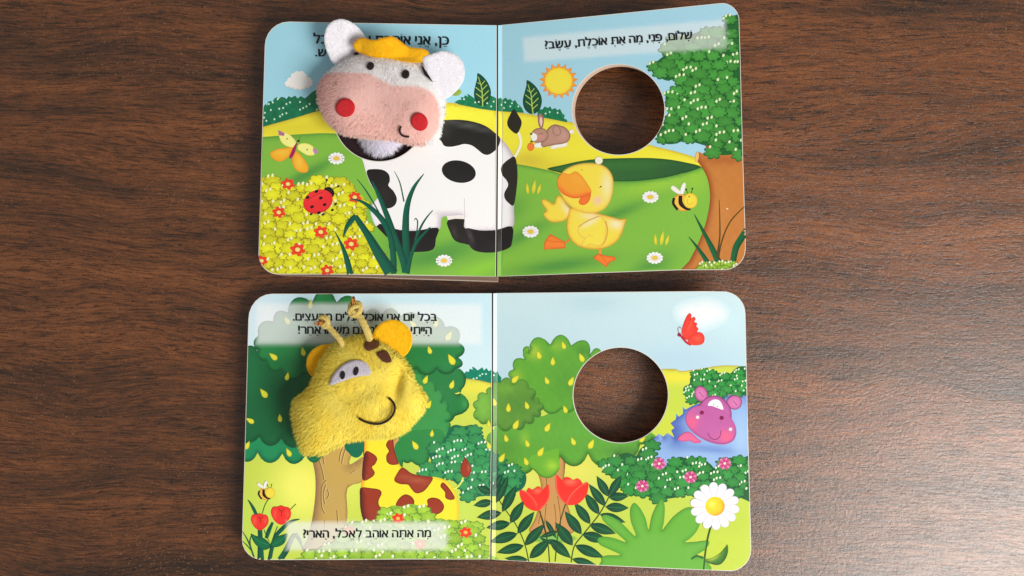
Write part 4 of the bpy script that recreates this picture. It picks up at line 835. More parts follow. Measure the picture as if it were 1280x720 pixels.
cw.shape(scal([(639, 474, .42), (642, 462, .42), (656, 449, .1), (654, 441, .4), (663, 434, 0), (661, 440, .5), (688, 431, .5), (714, 432, .55), (737, 446, .1), (740, 440, .4), (752, 440, 0), (780, 470, 0), (780, 510, .1), (720, 508, .35), (702, 511, .35), (676, 506, .3), (655, 500, 0)], .4), (96, 166, 54), g=4, noise=.05, edges=[((44, 104, 36), 5, .3, 1), ((62, 126, 40), 2)], blobs=[(668, 440, 8, 9, (170, 204, 62), .8), (697, 433, 8, 6, (146, 192, 58), .7), (646, 470, 7, 8, (150, 196, 58), .7), (710, 480, 22, 26, (84, 146, 54), .6), (728, 438, 8, 8, (70, 128, 48), .7)])
cw.shape(scal([(614, 484, .3), (625, 478, .42), (642, 480, .42), (662, 485, .42), (667, 498, .4), (675, 503, .42), (676, 514, .42), (668, 521, .4), (657, 529, .42), (641, 533, .4), (622, 531, .3), (610, 528, .3), (598, 526, .35), (595, 512, .4), (597, 500, .42), (608, 492, .3)], .4), (96, 150, 56), g=4, noise=.06, edges=[((40, 88, 36), 6, .5, 1), ((70, 124, 46), 2)], blobs=[(604, 508, 12, 20, (128, 190, 72), .8), (632, 486, 12, 6, (120, 176, 58), .7), (650, 505, 20, 14, (80, 134, 50), .6)])
m.done()
drops(B, [(673.5, 444, -22), (704.5, 432, -20, .9), (691, 452, 0, .95), (727, 447.5, -25, 1.05), (644, 474, 42, 1.1), (683.5, 476, -25, .9), (714, 477, 25, 1.1), (635.5, 510, 0), (658.5, 507, -18, .9), (706.5, 512, -22, .9), (684.5, 534.5, 28, 1.1), (645, 531, 25, 1.15), (632.5, 548, -15, .9), (659, 554.5, -22, .9), (676, 565, 30, 1.15), (627.5, 572.5, 30, 1.1), (657.5, 577, -22, .95), (716.5, 552, -25, .95), (739, 555.5, 25, 1.15), (611, 557, -18, .9), (611, 530, -5, .8), (803, 549, 45, .9), (618, 503, -10, .9)])
# red butterfly
m = Motif('printed_butterfly', B, 6, 'small red butterfly beside the cloud')
m.sub('wing').shape(sm([(852, 416), (854, 406), (858, 396), (862, 391.5), (864.5, 394), (863.5, 398.5), (867.5, 396), (869.5, 398.5), (868, 402.5), (871.5, 404), (870.5, 408), (873, 410.5), (871.5, 414.5), (867, 419), (861, 424), (857, 424.5)], 3), (240, 62, 48), edges=[((206, 36, 36), 1.5)], blobs=[(862, 406, 2.5, 8, (250, 100, 76), .7, 25)]).stroke([(856, 414), (861, 405), (864, 397)], .7, (206, 36, 36))
m.sub('wing').shape(sm([(860, 426), (865, 419.5), (871, 415.5), (877, 416), (880.5, 421), (880, 427.5), (875.5, 431), (867, 431.5), (861, 430)], 4), (244, 66, 52), edges=[((206, 36, 36), 1.5)], blobs=[(872, 423, 4, 3, (250, 106, 80), .7)])
m.sub('butterfly_body').stroke([(849, 417), (853, 422), (858, 428), (863.5, 432)], [2.5, 3, 2.6, 1], (190, 34, 50)).shape(ell(849.2, 418.5, 2.4), (150, 36, 60)).stroke([(848.5, 416), (847.5, 411), (850, 408.5), (851.5, 411)], .6, (110, 50, 60))
m.done()
# ferns
F1, F2 = (22, 82, 50), (10, 50, 34)
def fern(stem, leaves, lab):
    m = Motif('printed_fern', B, 9, lab); m.stroke(stem, 1.2, (36, 78, 36))
    for bx, by, tx, ty, w in leaves:
        m.sub('fern_leaf').shape(leafp(bx, by, tx, ty, w, 9, .85), F1, g=3.2, edges=[(F2, 2.2)], grad=(bx, by, (18, 70, 48), tx, ty, (30, 96, 56))).stroke([(bx, by), (tx, ty)], .6, (52, 118, 74))
    m.done()
fern([(661, 702), (656, 680), (645, 656), (627, 630), (612, 600)], [(660, 700, 631, 698, 9), (655, 682, 621, 691, 12), (647, 667, 612, 678, 13), (638, 654, 608, 660, 12), (627, 641, 596, 647, 12), (616, 627, 592, 632, 10), (614, 616, 596, 608, 10), (656, 682, 681, 655, 12), (647, 667, 668, 640, 12), (638, 654, 655, 626, 12), (628, 640, 646, 606, 12), (620, 629, 636, 594, 10), (617, 612, 628, 592, 8)], 'fern with its leaves over the fold')
fern([(687, 703), (685, 680), (679, 655), (674, 636)], [(662, 698, 688, 674, 13), (687, 674, 714, 698, 13), (716, 682, 694, 653, 14), (682, 650, 696, 674, 6), (698, 664, 674, 672, 6), (675, 672, 692, 682, 4)], 'small fern in front of the trunk')
fern([(714, 703), (718, 683), (730, 667), (749, 643), (762, 620)], [(727, 668, 706, 639, 13), (738, 655, 718, 628, 12), (749, 643, 731, 616, 12), (757, 633, 736, 605, 11), (761, 621, 746, 595, 11), (762, 620, 777, 594, 11), (761, 622, 786, 620, 11), (757, 634, 786, 635, 12), (750, 643, 782, 653, 11), (737, 656, 770, 667, 13), (728, 668, 760, 676, 13), (719, 682, 755, 697, 13), (715, 699, 745, 706, 9)], 'tall fern left of the bright green plant')
# tulips on the right page
m = Motif('printed_tulips', B, 10, 'two open red tulips before the tree trunk')
m.sub('stem').stroke([(674, 638), (680, 655), (685, 680), (687, 703)], 1.1, (50, 66, 24)); m.sub('stem').stroke([(707, 630), (701, 650), (697, 672), (694, 702)], 1.1, (50, 66, 24))
RD, RL = (244, 52, 44), (250, 116, 88)
t1 = m.sub('tulip'); t1.shape(sm([(658, 616), (661, 610), (666, 612), (673, 608), (678, 612), (680, 620), (672, 632), (662, 624)], 3), RD, blobs=[(672, 614, 5, 2, (250, 140, 110), .8)]); t1.shape(sm([(650, 613), (657, 614), (665, 621), (671, 630), (674, 638), (665, 638), (656, 632), (651, 623)], 4), RD, edges=[(RL, 2, 1, -.6)]); t1.shape(sm([(686, 606), (687.5, 618), (684, 628), (676, 637), (673, 638), (671, 628), (674, 618), (680, 611)], 4), RD, edges=[(RL, 2, 1, .2)])
t2 = m.sub('tulip'); t2.shape(sm([(702, 604), (706, 597), (712, 597), (717, 600), (722, 598), (727, 602), (728, 610), (715, 622), (706, 614)], 3), RD, blobs=[(713, 603, 7, 2.5, (250, 140, 110), .8)]); t2.shape(sm([(695.5, 593.5), (703, 601), (710, 612), (712, 622), (709, 629), (702, 626), (696, 615), (694.5, 604)], 4), RD, edges=[(RL, 2.4, -1, 0)]); t2.shape(sm([(735, 603), (735, 613), (731, 622), (722, 630), (709, 631), (711, 622), (718, 613), (727, 606)], 4), RD, edges=[(RL, 2.2, -1, -.7)])
m.done()
# bright plant
m = Motif('printed_broad_plant', B, 11, 'bright green plant with rounded blades')
m.shape(sm([(752, 702), (752, 697), (760, 694.5), (776, 694), (762, 687), (750, 681), (747, 674), (753, 671), (768, 673), (783, 678), (768, 664), (755, 652), (753, 645), (760, 644), (775, 652), (795, 671), (789, 652), (788, 637), (793, 629), (800, 635), (807, 648), (811, 663), (815, 645), (823, 628), (828, 624), (831, 634), (830, 652), (828, 663), (842, 646), (858, 635), (869, 636), (875.5, 645), (873, 660), (864, 672), (856, 678), (870, 677.5), (885, 676), (886, 681), (880, 688), (868, 696), (881, 697), (880, 722), (752, 722)], 4), (106, 176, 62), g=5, edges=[((60, 128, 44), 1.8), ((84, 156, 54), 6)], blobs=[(790, 640, 4, 12, (80, 150, 50), .4)]); m.done()
# big daisy
m = Motif('printed_big_daisy', B, 12, 'big white daisy with a yellow middle')
m.sub('stem').stroke([(889.5, 655), (885, 672), (882, 690), (879.5, 712)], 1.9, (44, 84, 30))
m.sub('leaf').shape(sm([(880, 700), (890, 698), (900, 692), (907, 684), (909.5, 681), (910, 690), (906, 700), (899, 706), (889, 705)], 4), (64, 120, 44), g=2, edges=[((34, 76, 30), 4, .3, 1)], blobs=[(892, 697, 9, 3, (176, 204, 70), .8, -30)]).stroke([(864, 699), (871, 695), (879, 698)], 2, (34, 92, 36))
for i in range(14):
    a = 2 * math.pi * i / 14 + .16; ca, sa = math.cos(a), math.sin(a)
    m.sub('petal').shape(sm([(893.5 + r * ca - w * sa, 632.5 + (r * sa + w * ca) * .97) for r, w in [(8, -2.6), (17, -4), (25, -5.6), (29.5, -3.6), (31, 0), (29.5, 3.6), (25, 5.6), (17, 4), (8, 2.6)]], 3), (252, 250, 250), g=2.4, edges=[((205, 198, 208), 2.0)])
m.sub('flower_center').shape(ell(893.8, 632.8, 12.2, 12, 0, 30), (250, 206, 40), g=2, edges=[((242, 150, 40), 6, .7, .5)], blobs=[(890, 630, 5, 5, (254, 236, 90), .9)]); m.done()
# text panels and words
text(B, 'בְּכָל יוֹם אֲנִי אוֹכֵל עָלִים מֵהָעֵצִים.', 366.5, 400.8, 546, 401.3)
text(B, 'הָיִיתִי רוֹצֶה לִטְעֹם מַשֶּׁהוּ אַחֵר!', 373, 417.3, 539.5, 417.8)
text(B, 'מָה אַתָּה אוֹהֵב לֶאֱכֹל, הָארִי?', 379.5, 672.3, 538.5, 671.6)

# ================================================================== finger puppets
def poisson(poly, g=1.5, it=700):
    poly = np.asarray(poly, float); x0, y0 = poly.min(0) - 2 * g; x1, y1 = poly.max(0) + 2 * g
    xs = np.arange(x0, x1 + g, g); ys = np.arange(y0, y1 + g, g); X, Y = np.meshgrid(xs, ys)
    M = inside(np.stack([X.ravel(), Y.ravel()], 1), poly).reshape(X.shape).astype(float); u = M * 30.0
    for _ in range(it):
        u[1:-1, 1:-1] = M[1:-1, 1:-1] * (.25 * (u[:-2, 1:-1] + u[2:, 1:-1] + u[1:-1, :-2] + u[1:-1, 2:]) + .25)
    h = np.sqrt(np.maximum(u, 0) / u.max())
    def f(px, py):
        a = np.clip((np.asarray(px, float) - x0) / g, 0, len(xs) - 1.001); b = np.clip((np.asarray(py, float) - y0) / g, 0, len(ys) - 1.001)
        i = a.astype(int); j = b.astype(int); fa = a - i; fb = b - j
        return (h[j, i] * (1 - fa) + h[j, i + 1] * fa) * (1 - fb) + (h[j + 1, i] * (1 - fa) + h[j + 1, i + 1] * fa) * fb
    return f
class Pillow:
    """stuffed shape: its outline seen from above, inflated up and down"""
    def __init__(s, poly, zmid, up, down, bumps=(), power=.8):
        s.poly = np.asarray(poly, float); s.zm, s.up, s.dn, s.b, s.f, s.pw = zmid, up, down, bumps, poisson(poly), power
    def z(s, px, py):
        px = np.asarray(px, float); py = np.asarray(py, float); h = s.f(px, py) ** s.pw; z = s.zm + s.up * h
        for bx, by, rx, ry, rot, am in s.b:
            r = math.radians(rot); dx, dy = px - bx, py - by; u = (dx * math.cos(r) + dy * math.sin(r)) / rx; w = (-dx * math.sin(r) + dy * math.cos(r)) / ry
            z = z + am * np.exp(-(u * u + w * w)) * np.minimum(h * 1.5, 1)
        return z
    def P(s, px, py, off=0.0): return px2w(px, py, s.z(px, py) + off)
    def nrm(s, px, py):
        e = .8; a = s.P(px + e, py) - s.P(px - e, py); b = s.P(px, py - e) - s.P(px, py + e); n = np.cross(a, b)
        return n / np.linalg.norm(n, axis=1)[:, None]
    def mesh(s, name, parent, col, g=2.2, mat=None):
        x0, y0 = s.poly.min(0); x1, y1 = s.poly.max(0)
        gx, gy = np.meshgrid(np.arange(x0, x1, g), np.arange(y0, y1, g)); pts = np.stack([gx.ravel(), gy.ravel()], 1); pts = pts[inside(pts, s.poly)]
        d, _ = bdist(pts, s.poly); pts = pts[d > .7]
        v, tr = cdt([s.poly], pts, lambda i: 0 in i)
        d, _ = bdist(v, s.poly); onb = d < 1e-3
        zt = s.z(v[:, 0], v[:, 1]); h = s.f(v[:, 0], v[:, 1]) ** s.pw; zt = np.where(onb, s.zm, zt)
        T = px2w(v[:, 0], v[:, 1], zt); Bm = px2w(v[:, 0], v[:, 1], s.zm - s.dn * h * ~onb)
        n = len(v); F = [(a, c, b) if ((v[b][0] - v[a][0]) * (v[c][1] - v[a][1]) - (v[b][1] - v[a][1]) * (v[c][0] - v[a][0])) > 0 else (a, b, c) for a, b, c in tr]
        idx = np.where(onb, np.arange(n), np.arange(n) + n)
        F2 = [(idx[c], idx[b], idx[a]) for a, b, c in F]
        C = np.clip(col(v[:, 0], v[:, 1]), 0, .97); C = np.concatenate([C, C]); C = np.concatenate([C, np.ones((2 * n, 1))], 1)
        return finish(name, np.concatenate([T, Bm]), F + F2, mat or M_PLUSH, parent, colors=C, smooth=True)
def fur(name, parent, pil, col, n, length, comb, lift=.55, mess=.35, width=.00013, avoid=(), rim=0, poly=None, seed=1, vary=.035, off=0.0):
    rg = np.random.default_rng(seed); poly = pil.poly if poly is None else np.asarray(poly, float)
    x0, y0 = poly.min(0); x1, y1 = poly.max(0)
    p = rg.uniform([x0, y0], [x1, y1], (int(n * 1.9), 2)); p = p[inside(p, poly)][:n]
    if rim:
        k = len(poly); i = rg.integers(0, k, rim); t = rg.random(rim)[:, None]; q = poly[i] * (1 - t) + poly[(i + 1) % k] * t
        cen = poly.mean(0); q = q + (cen - q) / np.linalg.norm(cen - q, axis=1)[:, None] * rg.uniform(.3, 3.5, (rim, 1)); p = np.concatenate([p, q])
    for a in avoid: p = p[~inside(p, a)]
    N_ = pil.nrm(p[:, 0], p[:, 1]); R = pil.P(p[:, 0], p[:, 1], -.0001 + off)
    c = comb(p[:, 0], p[:, 1]); c = np.stack([c[:, 0], -c[:, 1], np.zeros(len(p))], 1)
    sw = np.stack([np.sin(p[:, 0] * .21 + 2 * np.sin(p[:, 1] * .13)), np.cos(p[:, 1] * .19 + 1.7 * np.sin(p[:, 0] * .11)), np.zeros(len(p))], 1) * .35
    cl = np.stack([np.sin(p[:, 0] * .9 + 3 * np.sin(p[:, 1] * .5)), np.cos(p[:, 1] * .8 + 3 * np.sin(p[:, 0] * .6)), np.zeros(len(p))], 1) * .35
    d = N_ * lift + c + sw + cl + rg.normal(0, mess, (len(p), 3)); d /= np.linalg.norm(d, axis=1)[:, None]
    d += N_ * np.maximum(0, .12 - (d * N_).sum(1))[:, None]; d /= np.linalg.norm(d, axis=1)[:, None]
    Lh = length * rg.uniform(.55, 1.15, (len(p), 1)); side = np.cross(d, rg.normal(0, 1, (len(p), 3)) + [0, 0, 1.5]); side /= np.linalg.norm(side, axis=1)[:, None]; w = width * rg.uniform(.7, 1.3, (len(p), 1))
    fl = (np.cross(side, d) * N_).sum(1) < 0; side[fl] *= -1
    bend = (c - N_ * .3) * Lh * .22
    mid = R + d * Lh * .55; tip = R + d * Lh + bend
    V = np.stack([R - side * w, R + side * w, mid + side * w * .7 + bend * .2, mid - side * w * .7 + bend * .2, tip], 1).reshape(-1, 3)
    m = len(p); b = np.arange(m) * 5; F = np.concatenate([np.stack([b, b + 1, b + 2, b + 3], 1)]); F3 = np.stack([b + 3, b + 2, b + 4], 1)
    C = np.clip(col(p[:, 0], p[:, 1]) * (1.04 + rg.normal(0, vary, (m, 1))), 0, .985); C = np.repeat(np.concatenate([C, np.ones((m, 1))], 1), 5, 0)
    me = bpy.data.meshes.new(name); cen = V.mean(0); V = V - cen
    me.vertices.add(len(V)); me.vertices.foreach_set('co', V.astype(np.float32).ravel())
    loops = np.concatenate([F.ravel(), F3.ravel()]).astype(np.int32); me.loops.add(len(loops)); me.loops.foreach_set('vertex_index', loops)
    st = np.concatenate([np.arange(m) * 4, 4 * m + np.arange(m) * 3]).astype(np.int32); me.polygons.add(2 * m); me.polygons.foreach_set('loop_start', st)
    me.update(calc_edges=True); me.materials.append(M_FUR); me.polygons.foreach_set('use_smooth', [True] * len(me.polygons))
    at = me.color_attributes.new('paint', 'FLOAT_COLOR', 'POINT'); at.data.foreach_set('color', C.astype(np.float32).ravel())
    nn = np.repeat(N_ * .85 + d * .12 + [.08, -.05, .95] + rg.normal(0, .08, N_.shape), 5, 0); nn /= np.linalg.norm(nn, axis=1)[:, None]
    me.normals_split_custom_set_from_vertices(nn.tolist())
    o = bpy.data.objects.new(name, me); COL.objects.link(o); ORG[o] = cen; o.parent = parent; o.location = cen - ORG[parent]; o['kind'] = 'stuff'
    return o
def slab(name, parent, poly, zf, th, mat, g=3, dome=0.0, smooth=True, label=None):
    """cut piece of cloth lying at height zf(px,py)"""
    poly = np.asarray(poly, float); x0, y0 = poly.min(0); x1, y1 = poly.max(0)
    gx, gy = np.meshgrid(np.arange(x0 + g / 2, x1, g), np.arange(y0 + g / 2, y1, g)); pts = np.stack([gx.ravel(), gy.ravel()], 1); pts = pts[inside(pts, poly)]
    if len(pts): d, _ = bdist(pts, poly); pts = pts[d > g * .35]
    v, tr = cdt([poly], pts, lambda i: 0 in i); d, _ = bdist(v, poly); dm = dome * np.sqrt(np.clip(d / max(2.2, g), 0, 1))
    z = zf(v[:, 0], v[:, 1]); T = px2w(v[:, 0], v[:, 1], z + dm); Bo = px2w(v[:, 0], v[:, 1], z - th); n = len(v)
    F = [(a, c, b) if ((v[b][0] - v[a][0]) * (v[c][1] - v[a][1]) - (v[b][1] - v[a][1]) * (v[c][0] - v[a][0])) > 0 else (a, b, c) for a, b, c in tr]
    ed = {}
    for f in F:
        for i in range(3): ed[(f[i], f[(i + 1) % 3])] = 1
    S = [(j, i, i + n, j + n) for (i, j) in ed if (j, i) not in ed]
    o = finish(name, np.concatenate([T, Bo]), F + [(c + n, b + n, a + n) for a, b, c in F] + S, mat, parent, smooth=smooth)
    if label: o['label'] = label
    return o
def tube(name, parent, P, r, mat, k=9, wob=0.0, freq=9, label=None):
    P = np.asarray(P, float); n = len(P); t = np.gradient(P, axis=0); t /= np.linalg.norm(t, axis=1)[:, None]
    s = np.cross(t, [0.01, 0.02, 1.0]); s /= np.linalg.norm(s, axis=1)[:, None]; u = np.cross(t, s); r = np.broadcast_to(np.asarray(r, float), (n,)).copy()
    L_ = np.concatenate([[0], np.cumsum(np.linalg.norm(np.diff(P, axis=0), axis=1))]) * 1000
    V = []
    for j in range(k):
        a = 2 * math.pi * j / k; rr = r * (1 + wob * np.sin(L_ * freq + 2 * a)); V.append(P + (s * math.cos(a) + u * math.sin(a)) * rr[:, None])
    V = np.stack(V, 1).reshape(-1, 3); V = np.concatenate([V, P[:1] - t[:1] * r[0] * .6, P[-1:] + t[-1:] * r[-1] * .6]); F = []
    for i in range(n - 1):
        for j in range(k): F.append((i * k + j, i * k + (j + 1) % k, (i + 1) * k + (j + 1) % k, (i + 1) * k + j))
    F += [((j + 1) % k, j, n * k) for j in range(k)] + [((n - 1) * k + j, (n - 1) * k + (j + 1) % k, n * k + 1) for j in range(k)]
    o = finish(name, V, F, mat, parent, smooth=True)
    if label: o['label'] = label
    return o
def sm3(P, k=8):
    p = np.asarray(P, float); n = len(p); out = []
    for i in range(n - 1):
        a, b, c, d = p[max(i - 1, 0)], p[i], p[i + 1], p[min(i + 2, n - 1)]
        for j in range(k):
            t = j / k; out.append(0.5 * (2 * b + (c - a) * t + (2 * a - 5 * b + 4 * c - d) * t * t + (3 * b - a - 3 * c + d) * t ** 3))
    out.append(p[-1]); return np.array(out)
M_BLACK = thread('black_brown_thread', (40, 26, 24), (14, 9, 9)); M_RED = thread('red_thread', (244, 44, 54), (206, 16, 30)); M_BROWN = thread('brown_thread', (112, 62, 36), (84, 42, 24))
M_EYEW = thread('white_thread', (232, 226, 236), (206, 196, 212)); M_WFELT = felt('white_felt', (240, 238, 244), (222, 219, 230)); M_GFELT = felt('golden_felt', (255, 200, 22), (246, 170, 8)); M_YFELT = felt('yellow_felt', (255, 206, 24), (250, 182, 14))
M_HOLESHADE = plain('painted_hole_shade', (46, 34, 38), .95, (900, .0003), .1)  # shade of the hole interior, put into a dark cloth colour
def blend(a, b, t): return a * (1 - t[:, None]) + b * t[:, None]

# ---- cow
cw_root = empty('finger_puppet', tuple(px2w(474, 130, .004)), 'plush cow head finger puppet with pink muzzle, white ears and golden forelock', 'puppet')
head = sm([(425, 80), (438, 74), (455, 69), (480, 66), (505, 69), (530, 75), (546, 84), (554, 96), (556, 112), (555, 130), (554, 148), (551, 165), (544, 175), (532, 180.5), (516, 180), (500, 176.5), (480, 174), (458, 172), (440, 170), (427, 166), (415, 157), (405, 144), (399.5, 130), (397.5, 116), (401, 103), (410, 92)], 4)
pc = Pillow(head, .0235, .0115, .008, [(430, 125, 24, 26, 0, .003), (520, 145, 22, 22, 0, .0025), (478, 120, 18, 30, 0, -.001)])
pinkp = sm([(380, 110), (399, 101), (412, 92.5), (430, 90.5), (450, 91), (465, 94), (478, 101), (490, 107), (505, 107.5), (520, 107.5), (534, 112), (543, 121), (548, 133), (549, 148), (547, 160), (541, 171), (530, 179), (515, 190), (380, 190)], 4)
def cowcol(x, y):
    P = np.stack([np.asarray(x, float), np.asarray(y, float)], 1); d, _ = bdist(P, pinkp); ins = inside(P, pinkp); t = np.clip(.5 + np.where(ins, d, -d) / 3.0, 0, 1)
    e, _ = bdist(P, head); wh = np.clip(1 - e / 5, 0, 1) * .45 * (P[:, 1] > 120)
    c = blend(lin((255, 254, 255)) * np.ones((len(P), 3)), lin((255, 213, 205)) * np.ones((len(P), 3)), t); return blend(c, lin((252, 226, 214)) * np.ones((len(P), 3)), wh * t)
hm = pc.mesh('head', cw_root, cowcol)
E1, E2 = ell(463, 82.5, 4.6, 5.2, 20, 18), ell(507, 92.8, 4.8, 5.7, 10, 18); K1, K2 = ell(431.6, 134.6, 12.2, 11.8, 0, 34), ell(524.3, 152.3, 10.2, 11.8, -28, 34)
def combc(x, y):
    c = np.stack([x - 480, y - 115], 1); c /= np.linalg.norm(c, axis=1)[:, None] + 1e-6; return c * .75 + [-.1, .35]
fur('fur', hm, pc, cowcol, 15000, .0020, combc, avoid=(E1, E2, K1, K2), rim=9000, seed=3, lift=.13, mess=.12, width=.00011)
def onp(p, off): return lambda x, y: p.z(x, y) + off
for q in (E1, E2): slab('eye', hm, q, onp(pc, .0013), .0022, M_BLACK, g=1.6, dome=.0007)
slab('cheek', hm, K1, onp(pc, .0012), .0022, M_RED, g=2, dome=.0006, label='round red cheek at the left'); slab('cheek', hm, K2, onp(pc, .0012), .0022, M_RED, g=2, dome=.0006, label='red cheek at the right')
mp = sm([(501, 158), (499.5, 163), (502, 168.5), (506, 170.5), (511, 171)], 6, False); tube('mouth', hm, pc.P(mp[:, 0], mp[:, 1], .0014), .00062, M_BLACK, wob=.2)
def earl(x, y): return .0205 + .00016 * np.hypot(x - 448, y - 78) - .00004 * np.abs(x - 430)
EL = sm([(419, 81), (411, 70), (406, 56), (405.5, 44), (409, 33), (417, 26), (427, 23.8), (438, 27), (448, 34.5), (457, 46), (464, 58), (470, 72), (450, 84), (434, 86)], 4)
e1 = slab('ear', cw_root, EL, earl, .0012, M_WFELT, g=3, dome=.0003, label='upright white felt ear at the left')
ER = sm([(528, 74), (540, 67.5), (552, 64), (562, 65), (571, 69), (578, 77), (581, 88), (579.5, 100), (573, 111), (564, 119.5), (555, 124), (546, 120), (536, 100)], 4)
def earr(x, y): return .0325 - .00016 * np.clip(x - 535, 0, 60) + .00002 * (y - 90)
e2 = slab('ear', cw_root, ER, earr, .0012, M_WFELT, g=3, dome=.0004, label='white felt ear at the right with a black pleat mark')
class Flat:
    def __init__(s, poly, zf): s.poly = np.asarray(poly, float); s.zf = zf
    def z(s, x, y): return s.zf(x, y)
    P = Pillow.P; nrm = Pillow.nrm
rc = lambda x, y: np.stack([np.sin(x * 7.1 + y * 3), np.cos(y * 9.3 + x)], 1)
def const(c): return lambda x, y: lin(c) * np.ones((len(x), 3))
def fuzz(par, poly, zf, c, n, seed, ln=.0007): fur('fuzz', par, Flat(poly, zf), const(c), n, ln, rc, lift=.3, mess=.8, width=.00004, seed=seed, rim=int(n * .25), off=.0005)
fuzz(e1, EL, earl, (250, 249, 252), 5000, 5); fuzz(e2, ER, earr, (250, 249, 252), 5000, 6)
pl = sm([(525.5, 80.5), (529, 84), (534, 91), (541, 102.5), (537, 99), (531, 94), (527.5, 86)], 4); slab('pleat_mark', e2, pl, lambda x, y: np.maximum(earr(x, y), pc.z(x, y)) + .0022, .0012, M_BLACK, g=1.5)
FL = sm([(441.5, 57), (444, 52), (448, 48.5), (455, 47.2), (462, 49.5), (469, 50), (475, 48), (482, 46.5), (489, 45.2), (495, 47.5), (501, 51.5), (508, 57), (516, 59.5), (526, 60.5), (533, 62.5), (536.5, 67), (535.5, 74), (529, 77.5), (518, 78.5), (506, 77.3), (494, 75), (484, 73), (474, 72.5), (464, 71), (457, 68.5), (451, 66.5), (445, 63.5)], 5)
fz = lambda x, y: np.maximum(pc.z(x, np.maximum(y, 72)), .0285) + .0026 + .0006 * np.sin(x * .11)
fo = slab('forelock', cw_root, FL, fz, .0014, M_GFELT, g=2.6, dome=.0005); fuzz(fo, FL, fz, (255, 198, 30), 5000, 7)
slab('stitch', cw_root, ell(445, 67, 3.4, 2.2, -10, 12), lambda x, y: .0265 + 0 * x, .001, M_BLACK, g=2)
nk = Pillow(ell(478, 158, 25, 33, 12, 40), .0095, .0085, .004); whitec = const((240, 238, 252))
nm = nk.mesh('neck', cw_root, whitec); fur('fur', nm, nk, whitec, 9000, .0044, lambda x, y: np.stack([(x - 474) * .03, 1 + 0 * x], 1) * .9, lift=.5, mess=.25, rim=2500, seed=8, width=.00011)
slab('hole_shade_disc', cw_root, ell(474, 144, 58.5, 58.5, 0, 48), lambda x, y: .0062 + .00009 * np.hypot(x - 474, y - 144), .001, M_HOLESHADE, g=6)  # added disc; its dark colour stands in for shade inside the hole

# ---- giraffe
gr = empty('finger_puppet', tuple(px2w(450, 490, .004)), 'plush yellow giraffe head finger puppet with two knotted cord horns', 'puppet')
gh = sm([(414, 434), (424, 428), (436, 424), (448, 421), (460, 420.5), (473, 427), (488, 438), (500, 446), (507, 454), (512, 463), (518, 475), (526, 487), (532, 497), (530, 508), (525, 517), (516, 527), (507, 537), (492, 544), (474, 546.5), (456, 547), (441, 549), (428, 554), (414, 561.5), (400, 566.5), (386, 566.5), (378, 562), (373, 549), (369, 533), (366, 515), (366.5, 504), (375, 494), (388, 481), (396, 468), (402, 452), (408, 442)], 4)
pg_ = Pillow(gh, .0225, .0140, .009, [(496, 478, 8, 20, 8, -.0055), (478, 510, 12, 7, -30, -.002), (395, 530, 26, 26, 0, .002), (515, 505, 12, 20, 0, .002), (450, 490, 40, 12, -20, -.0015)])
def gcol(x, y):
    n = .5 + .5 * np.sin(np.asarray(x) * .13 + 1.5 * np.sin(np.asarray(y) * .08)); return blend(lin((255, 236, 114)) * np.ones((len(n), 3)), lin((255, 232, 100)) * np.ones((len(n), 3)), n)
gm = pg_.mesh('head', gr, gcol)
EY = sm([(412.8, 481.5), (414, 473), (419, 465), (427, 457), (437, 451.5), (447, 450), (456, 452.5), (462, 459), (463, 468), (452, 470), (440, 472.5), (427, 477)], 4)
S1 = [(455, 431), (459, 425), (464, 422.6), (470, 425), (474.5, 430), (470.5, 435.5), (460, 438.5), (456.5, 436)]; S2 = [(470.5, 442), (475, 439), (481, 437.3), (486, 442), (489.5, 452), (481, 453), (476, 449.5)]
def combg(x, y):
    c = np.stack([x - 460, y - 470], 1); c /= np.linalg.norm(c, axis=1)[:, None] + 1e-6; return c * .8 + [-.12, .3]
fur('fur', gm, pg_, gcol, 18000, .0027, combg, avoid=(EY, sm(S1, 3), sm(S2, 3)), rim=12000, seed=12, lift=.14, mess=.13, width=.00012)
ew = slab('eye_patch', gm, EY, onp(pg_, .0013), .0022, M_EYEW, g=2, dome=.0005)
for q in (ell(428.3, 469, 3.2, 5.3, 8, 16), ell(445, 464, 3.2, 5.6, 16, 16)): slab('pupil', gm, q, onp(pg_, .0023), .001, M_BLACK, g=1.5, dome=.0003)
for q in (S1, S2): slab('brown_spot', gm, sm(q, 3), onp(pg_, .0015), .0022, M_BROWN, g=2, dome=.0005)
sp_ = sm([(449, 523), (455, 526.5), (464, 529.3), (474, 529.8), (484, 526), (491, 518.5), (493.6, 510.5), (491.8, 503.5), (486.5, 497.8)], 8, False); tube('smile', gm, pg_.P(sp_[:, 0], sp_[:, 1], .0018), np.r_[.00085, np.full(len(sp_) - 2, .00066), .0010], M_BLACK, wob=.2, freq=5)
E3 = sm([(421, 431), (411, 430), (400, 432), (391, 437), (385, 445), (383, 455), (385, 464), (390.5, 470.5), (400, 466), (412, 450)], 4); ez3 = lambda x, y: .0235 - .00012 * (400 - x)
a_ = slab('ear', gr, E3, ez3, .0012, M_YFELT, g=3, dome=.0003, label='yellow felt ear half behind the head'); fuzz(a_, E3, ez3, (255, 206, 50), 3500, 14)
E4 = ell(490.3, 425, 25.2, 25.4, 0, 60); ez4 = lambda x, y: .0262 + .00004 * (x - 490) - .00003 * (y - 425)
a_ = slab('ear', gr, E4, ez4, .0012, M_YFELT, g=3, dome=.0004, label='big round yellow felt ear at the right'); fuzz(a_, E4, ez4, (255, 212, 40), 5000, 15)
M_CORD = thread('yellow_cord', (255, 234, 140), (250, 210, 104), 2200); M_FRAY = plain('frayed_cord_end', (214, 150, 70), .8); M_FRAY2 = plain('dark_frayed_cord_end', (140, 76, 40), .8)
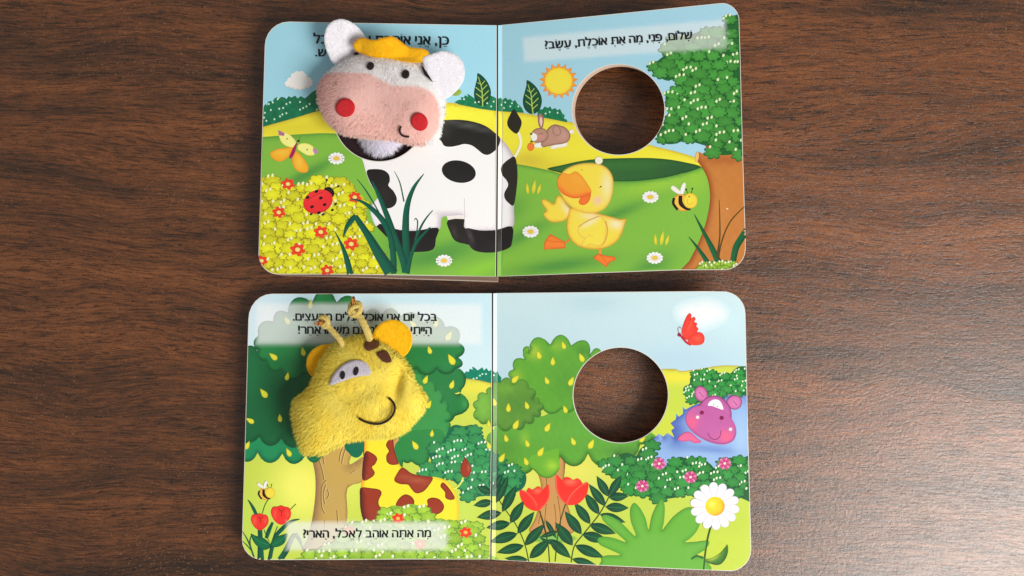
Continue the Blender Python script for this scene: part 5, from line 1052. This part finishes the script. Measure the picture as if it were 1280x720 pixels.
def horn(path, rad, knot, fray, seed):
    P = sm3([tuple(px2w(x, y, z)) for x, y, z in path], 10); h = tube('horn', gr, P, rad, M_CORD, k=12, wob=.07, freq=2.2)
    rd = random.Random(seed); kx, ky, kz, kr = knot
    for i in range(5):        # loops of the knot
        a0 = rd.uniform(0, 6.28); tilt = rd.uniform(-1.1, 1.1); az = rd.uniform(0, 6.28); c = px2w(kx + rd.uniform(-1.5, 1.5), ky + rd.uniform(-2, 2), kz)
        u = np.array([math.cos(az), math.sin(az), 0]); v = np.array([-math.sin(az) * math.cos(tilt), math.cos(az) * math.cos(tilt), math.sin(tilt)])
        t = np.linspace(0, 2 * math.pi * .97, 26); pts = c + np.cos(t + a0)[:, None] * u * kr * .75 + np.sin(t + a0)[:, None] * v * kr * .6
        tube('knot_loop', h, pts, rad * .62, M_CORD, k=8, wob=.12, freq=4)
    V = []
    fx, fy, spread = fray
    for i in range(22):
        s0 = px2w(kx + (fx - kx) * .35 + rd.uniform(-2, 2), ky + (fy - ky) * .35 + rd.uniform(-2, 2), kz + .001); e0 = px2w(fx + rd.uniform(-spread, spread), fy + rd.uniform(-spread, spread), kz + rd.uniform(-.001, .003))
        md = (s0 + e0) / 2 + np.array([rd.uniform(-.001, .001), rd.uniform(-.001, .001), rd.uniform(0, .0012)])
        tube('frayed_strand', h, sm3([s0, md, e0], 4), .00016 if i % 3 else .0003, M_FRAY if i % 3 else M_FRAY2, k=5)
horn([(430, 436, .030), (425, 425, .0315), (418, 417, .031), (411, 409, .030), (406, 404, .030)], .0018, (405.5, 402, .0305, .0037), (396, 404, 3.5), 4)
horn([(462, 424, .0305), (459, 415, .0345), (454, 404, .035), (449, 396, .034), (444, 389, .0335)], .0022, (443.5, 387, .034, .0046), (441, 373.5, 3), 9)
slab('hole_shade_disc', gr, ell(459, 491, 59, 59, 0, 48), lambda x, y: .0045 + .00008 * np.hypot(x - 459, y - 491), .001, M_HOLESHADE, g=6)  # added disc, coloured dark to imitate the shadowed hole under the head
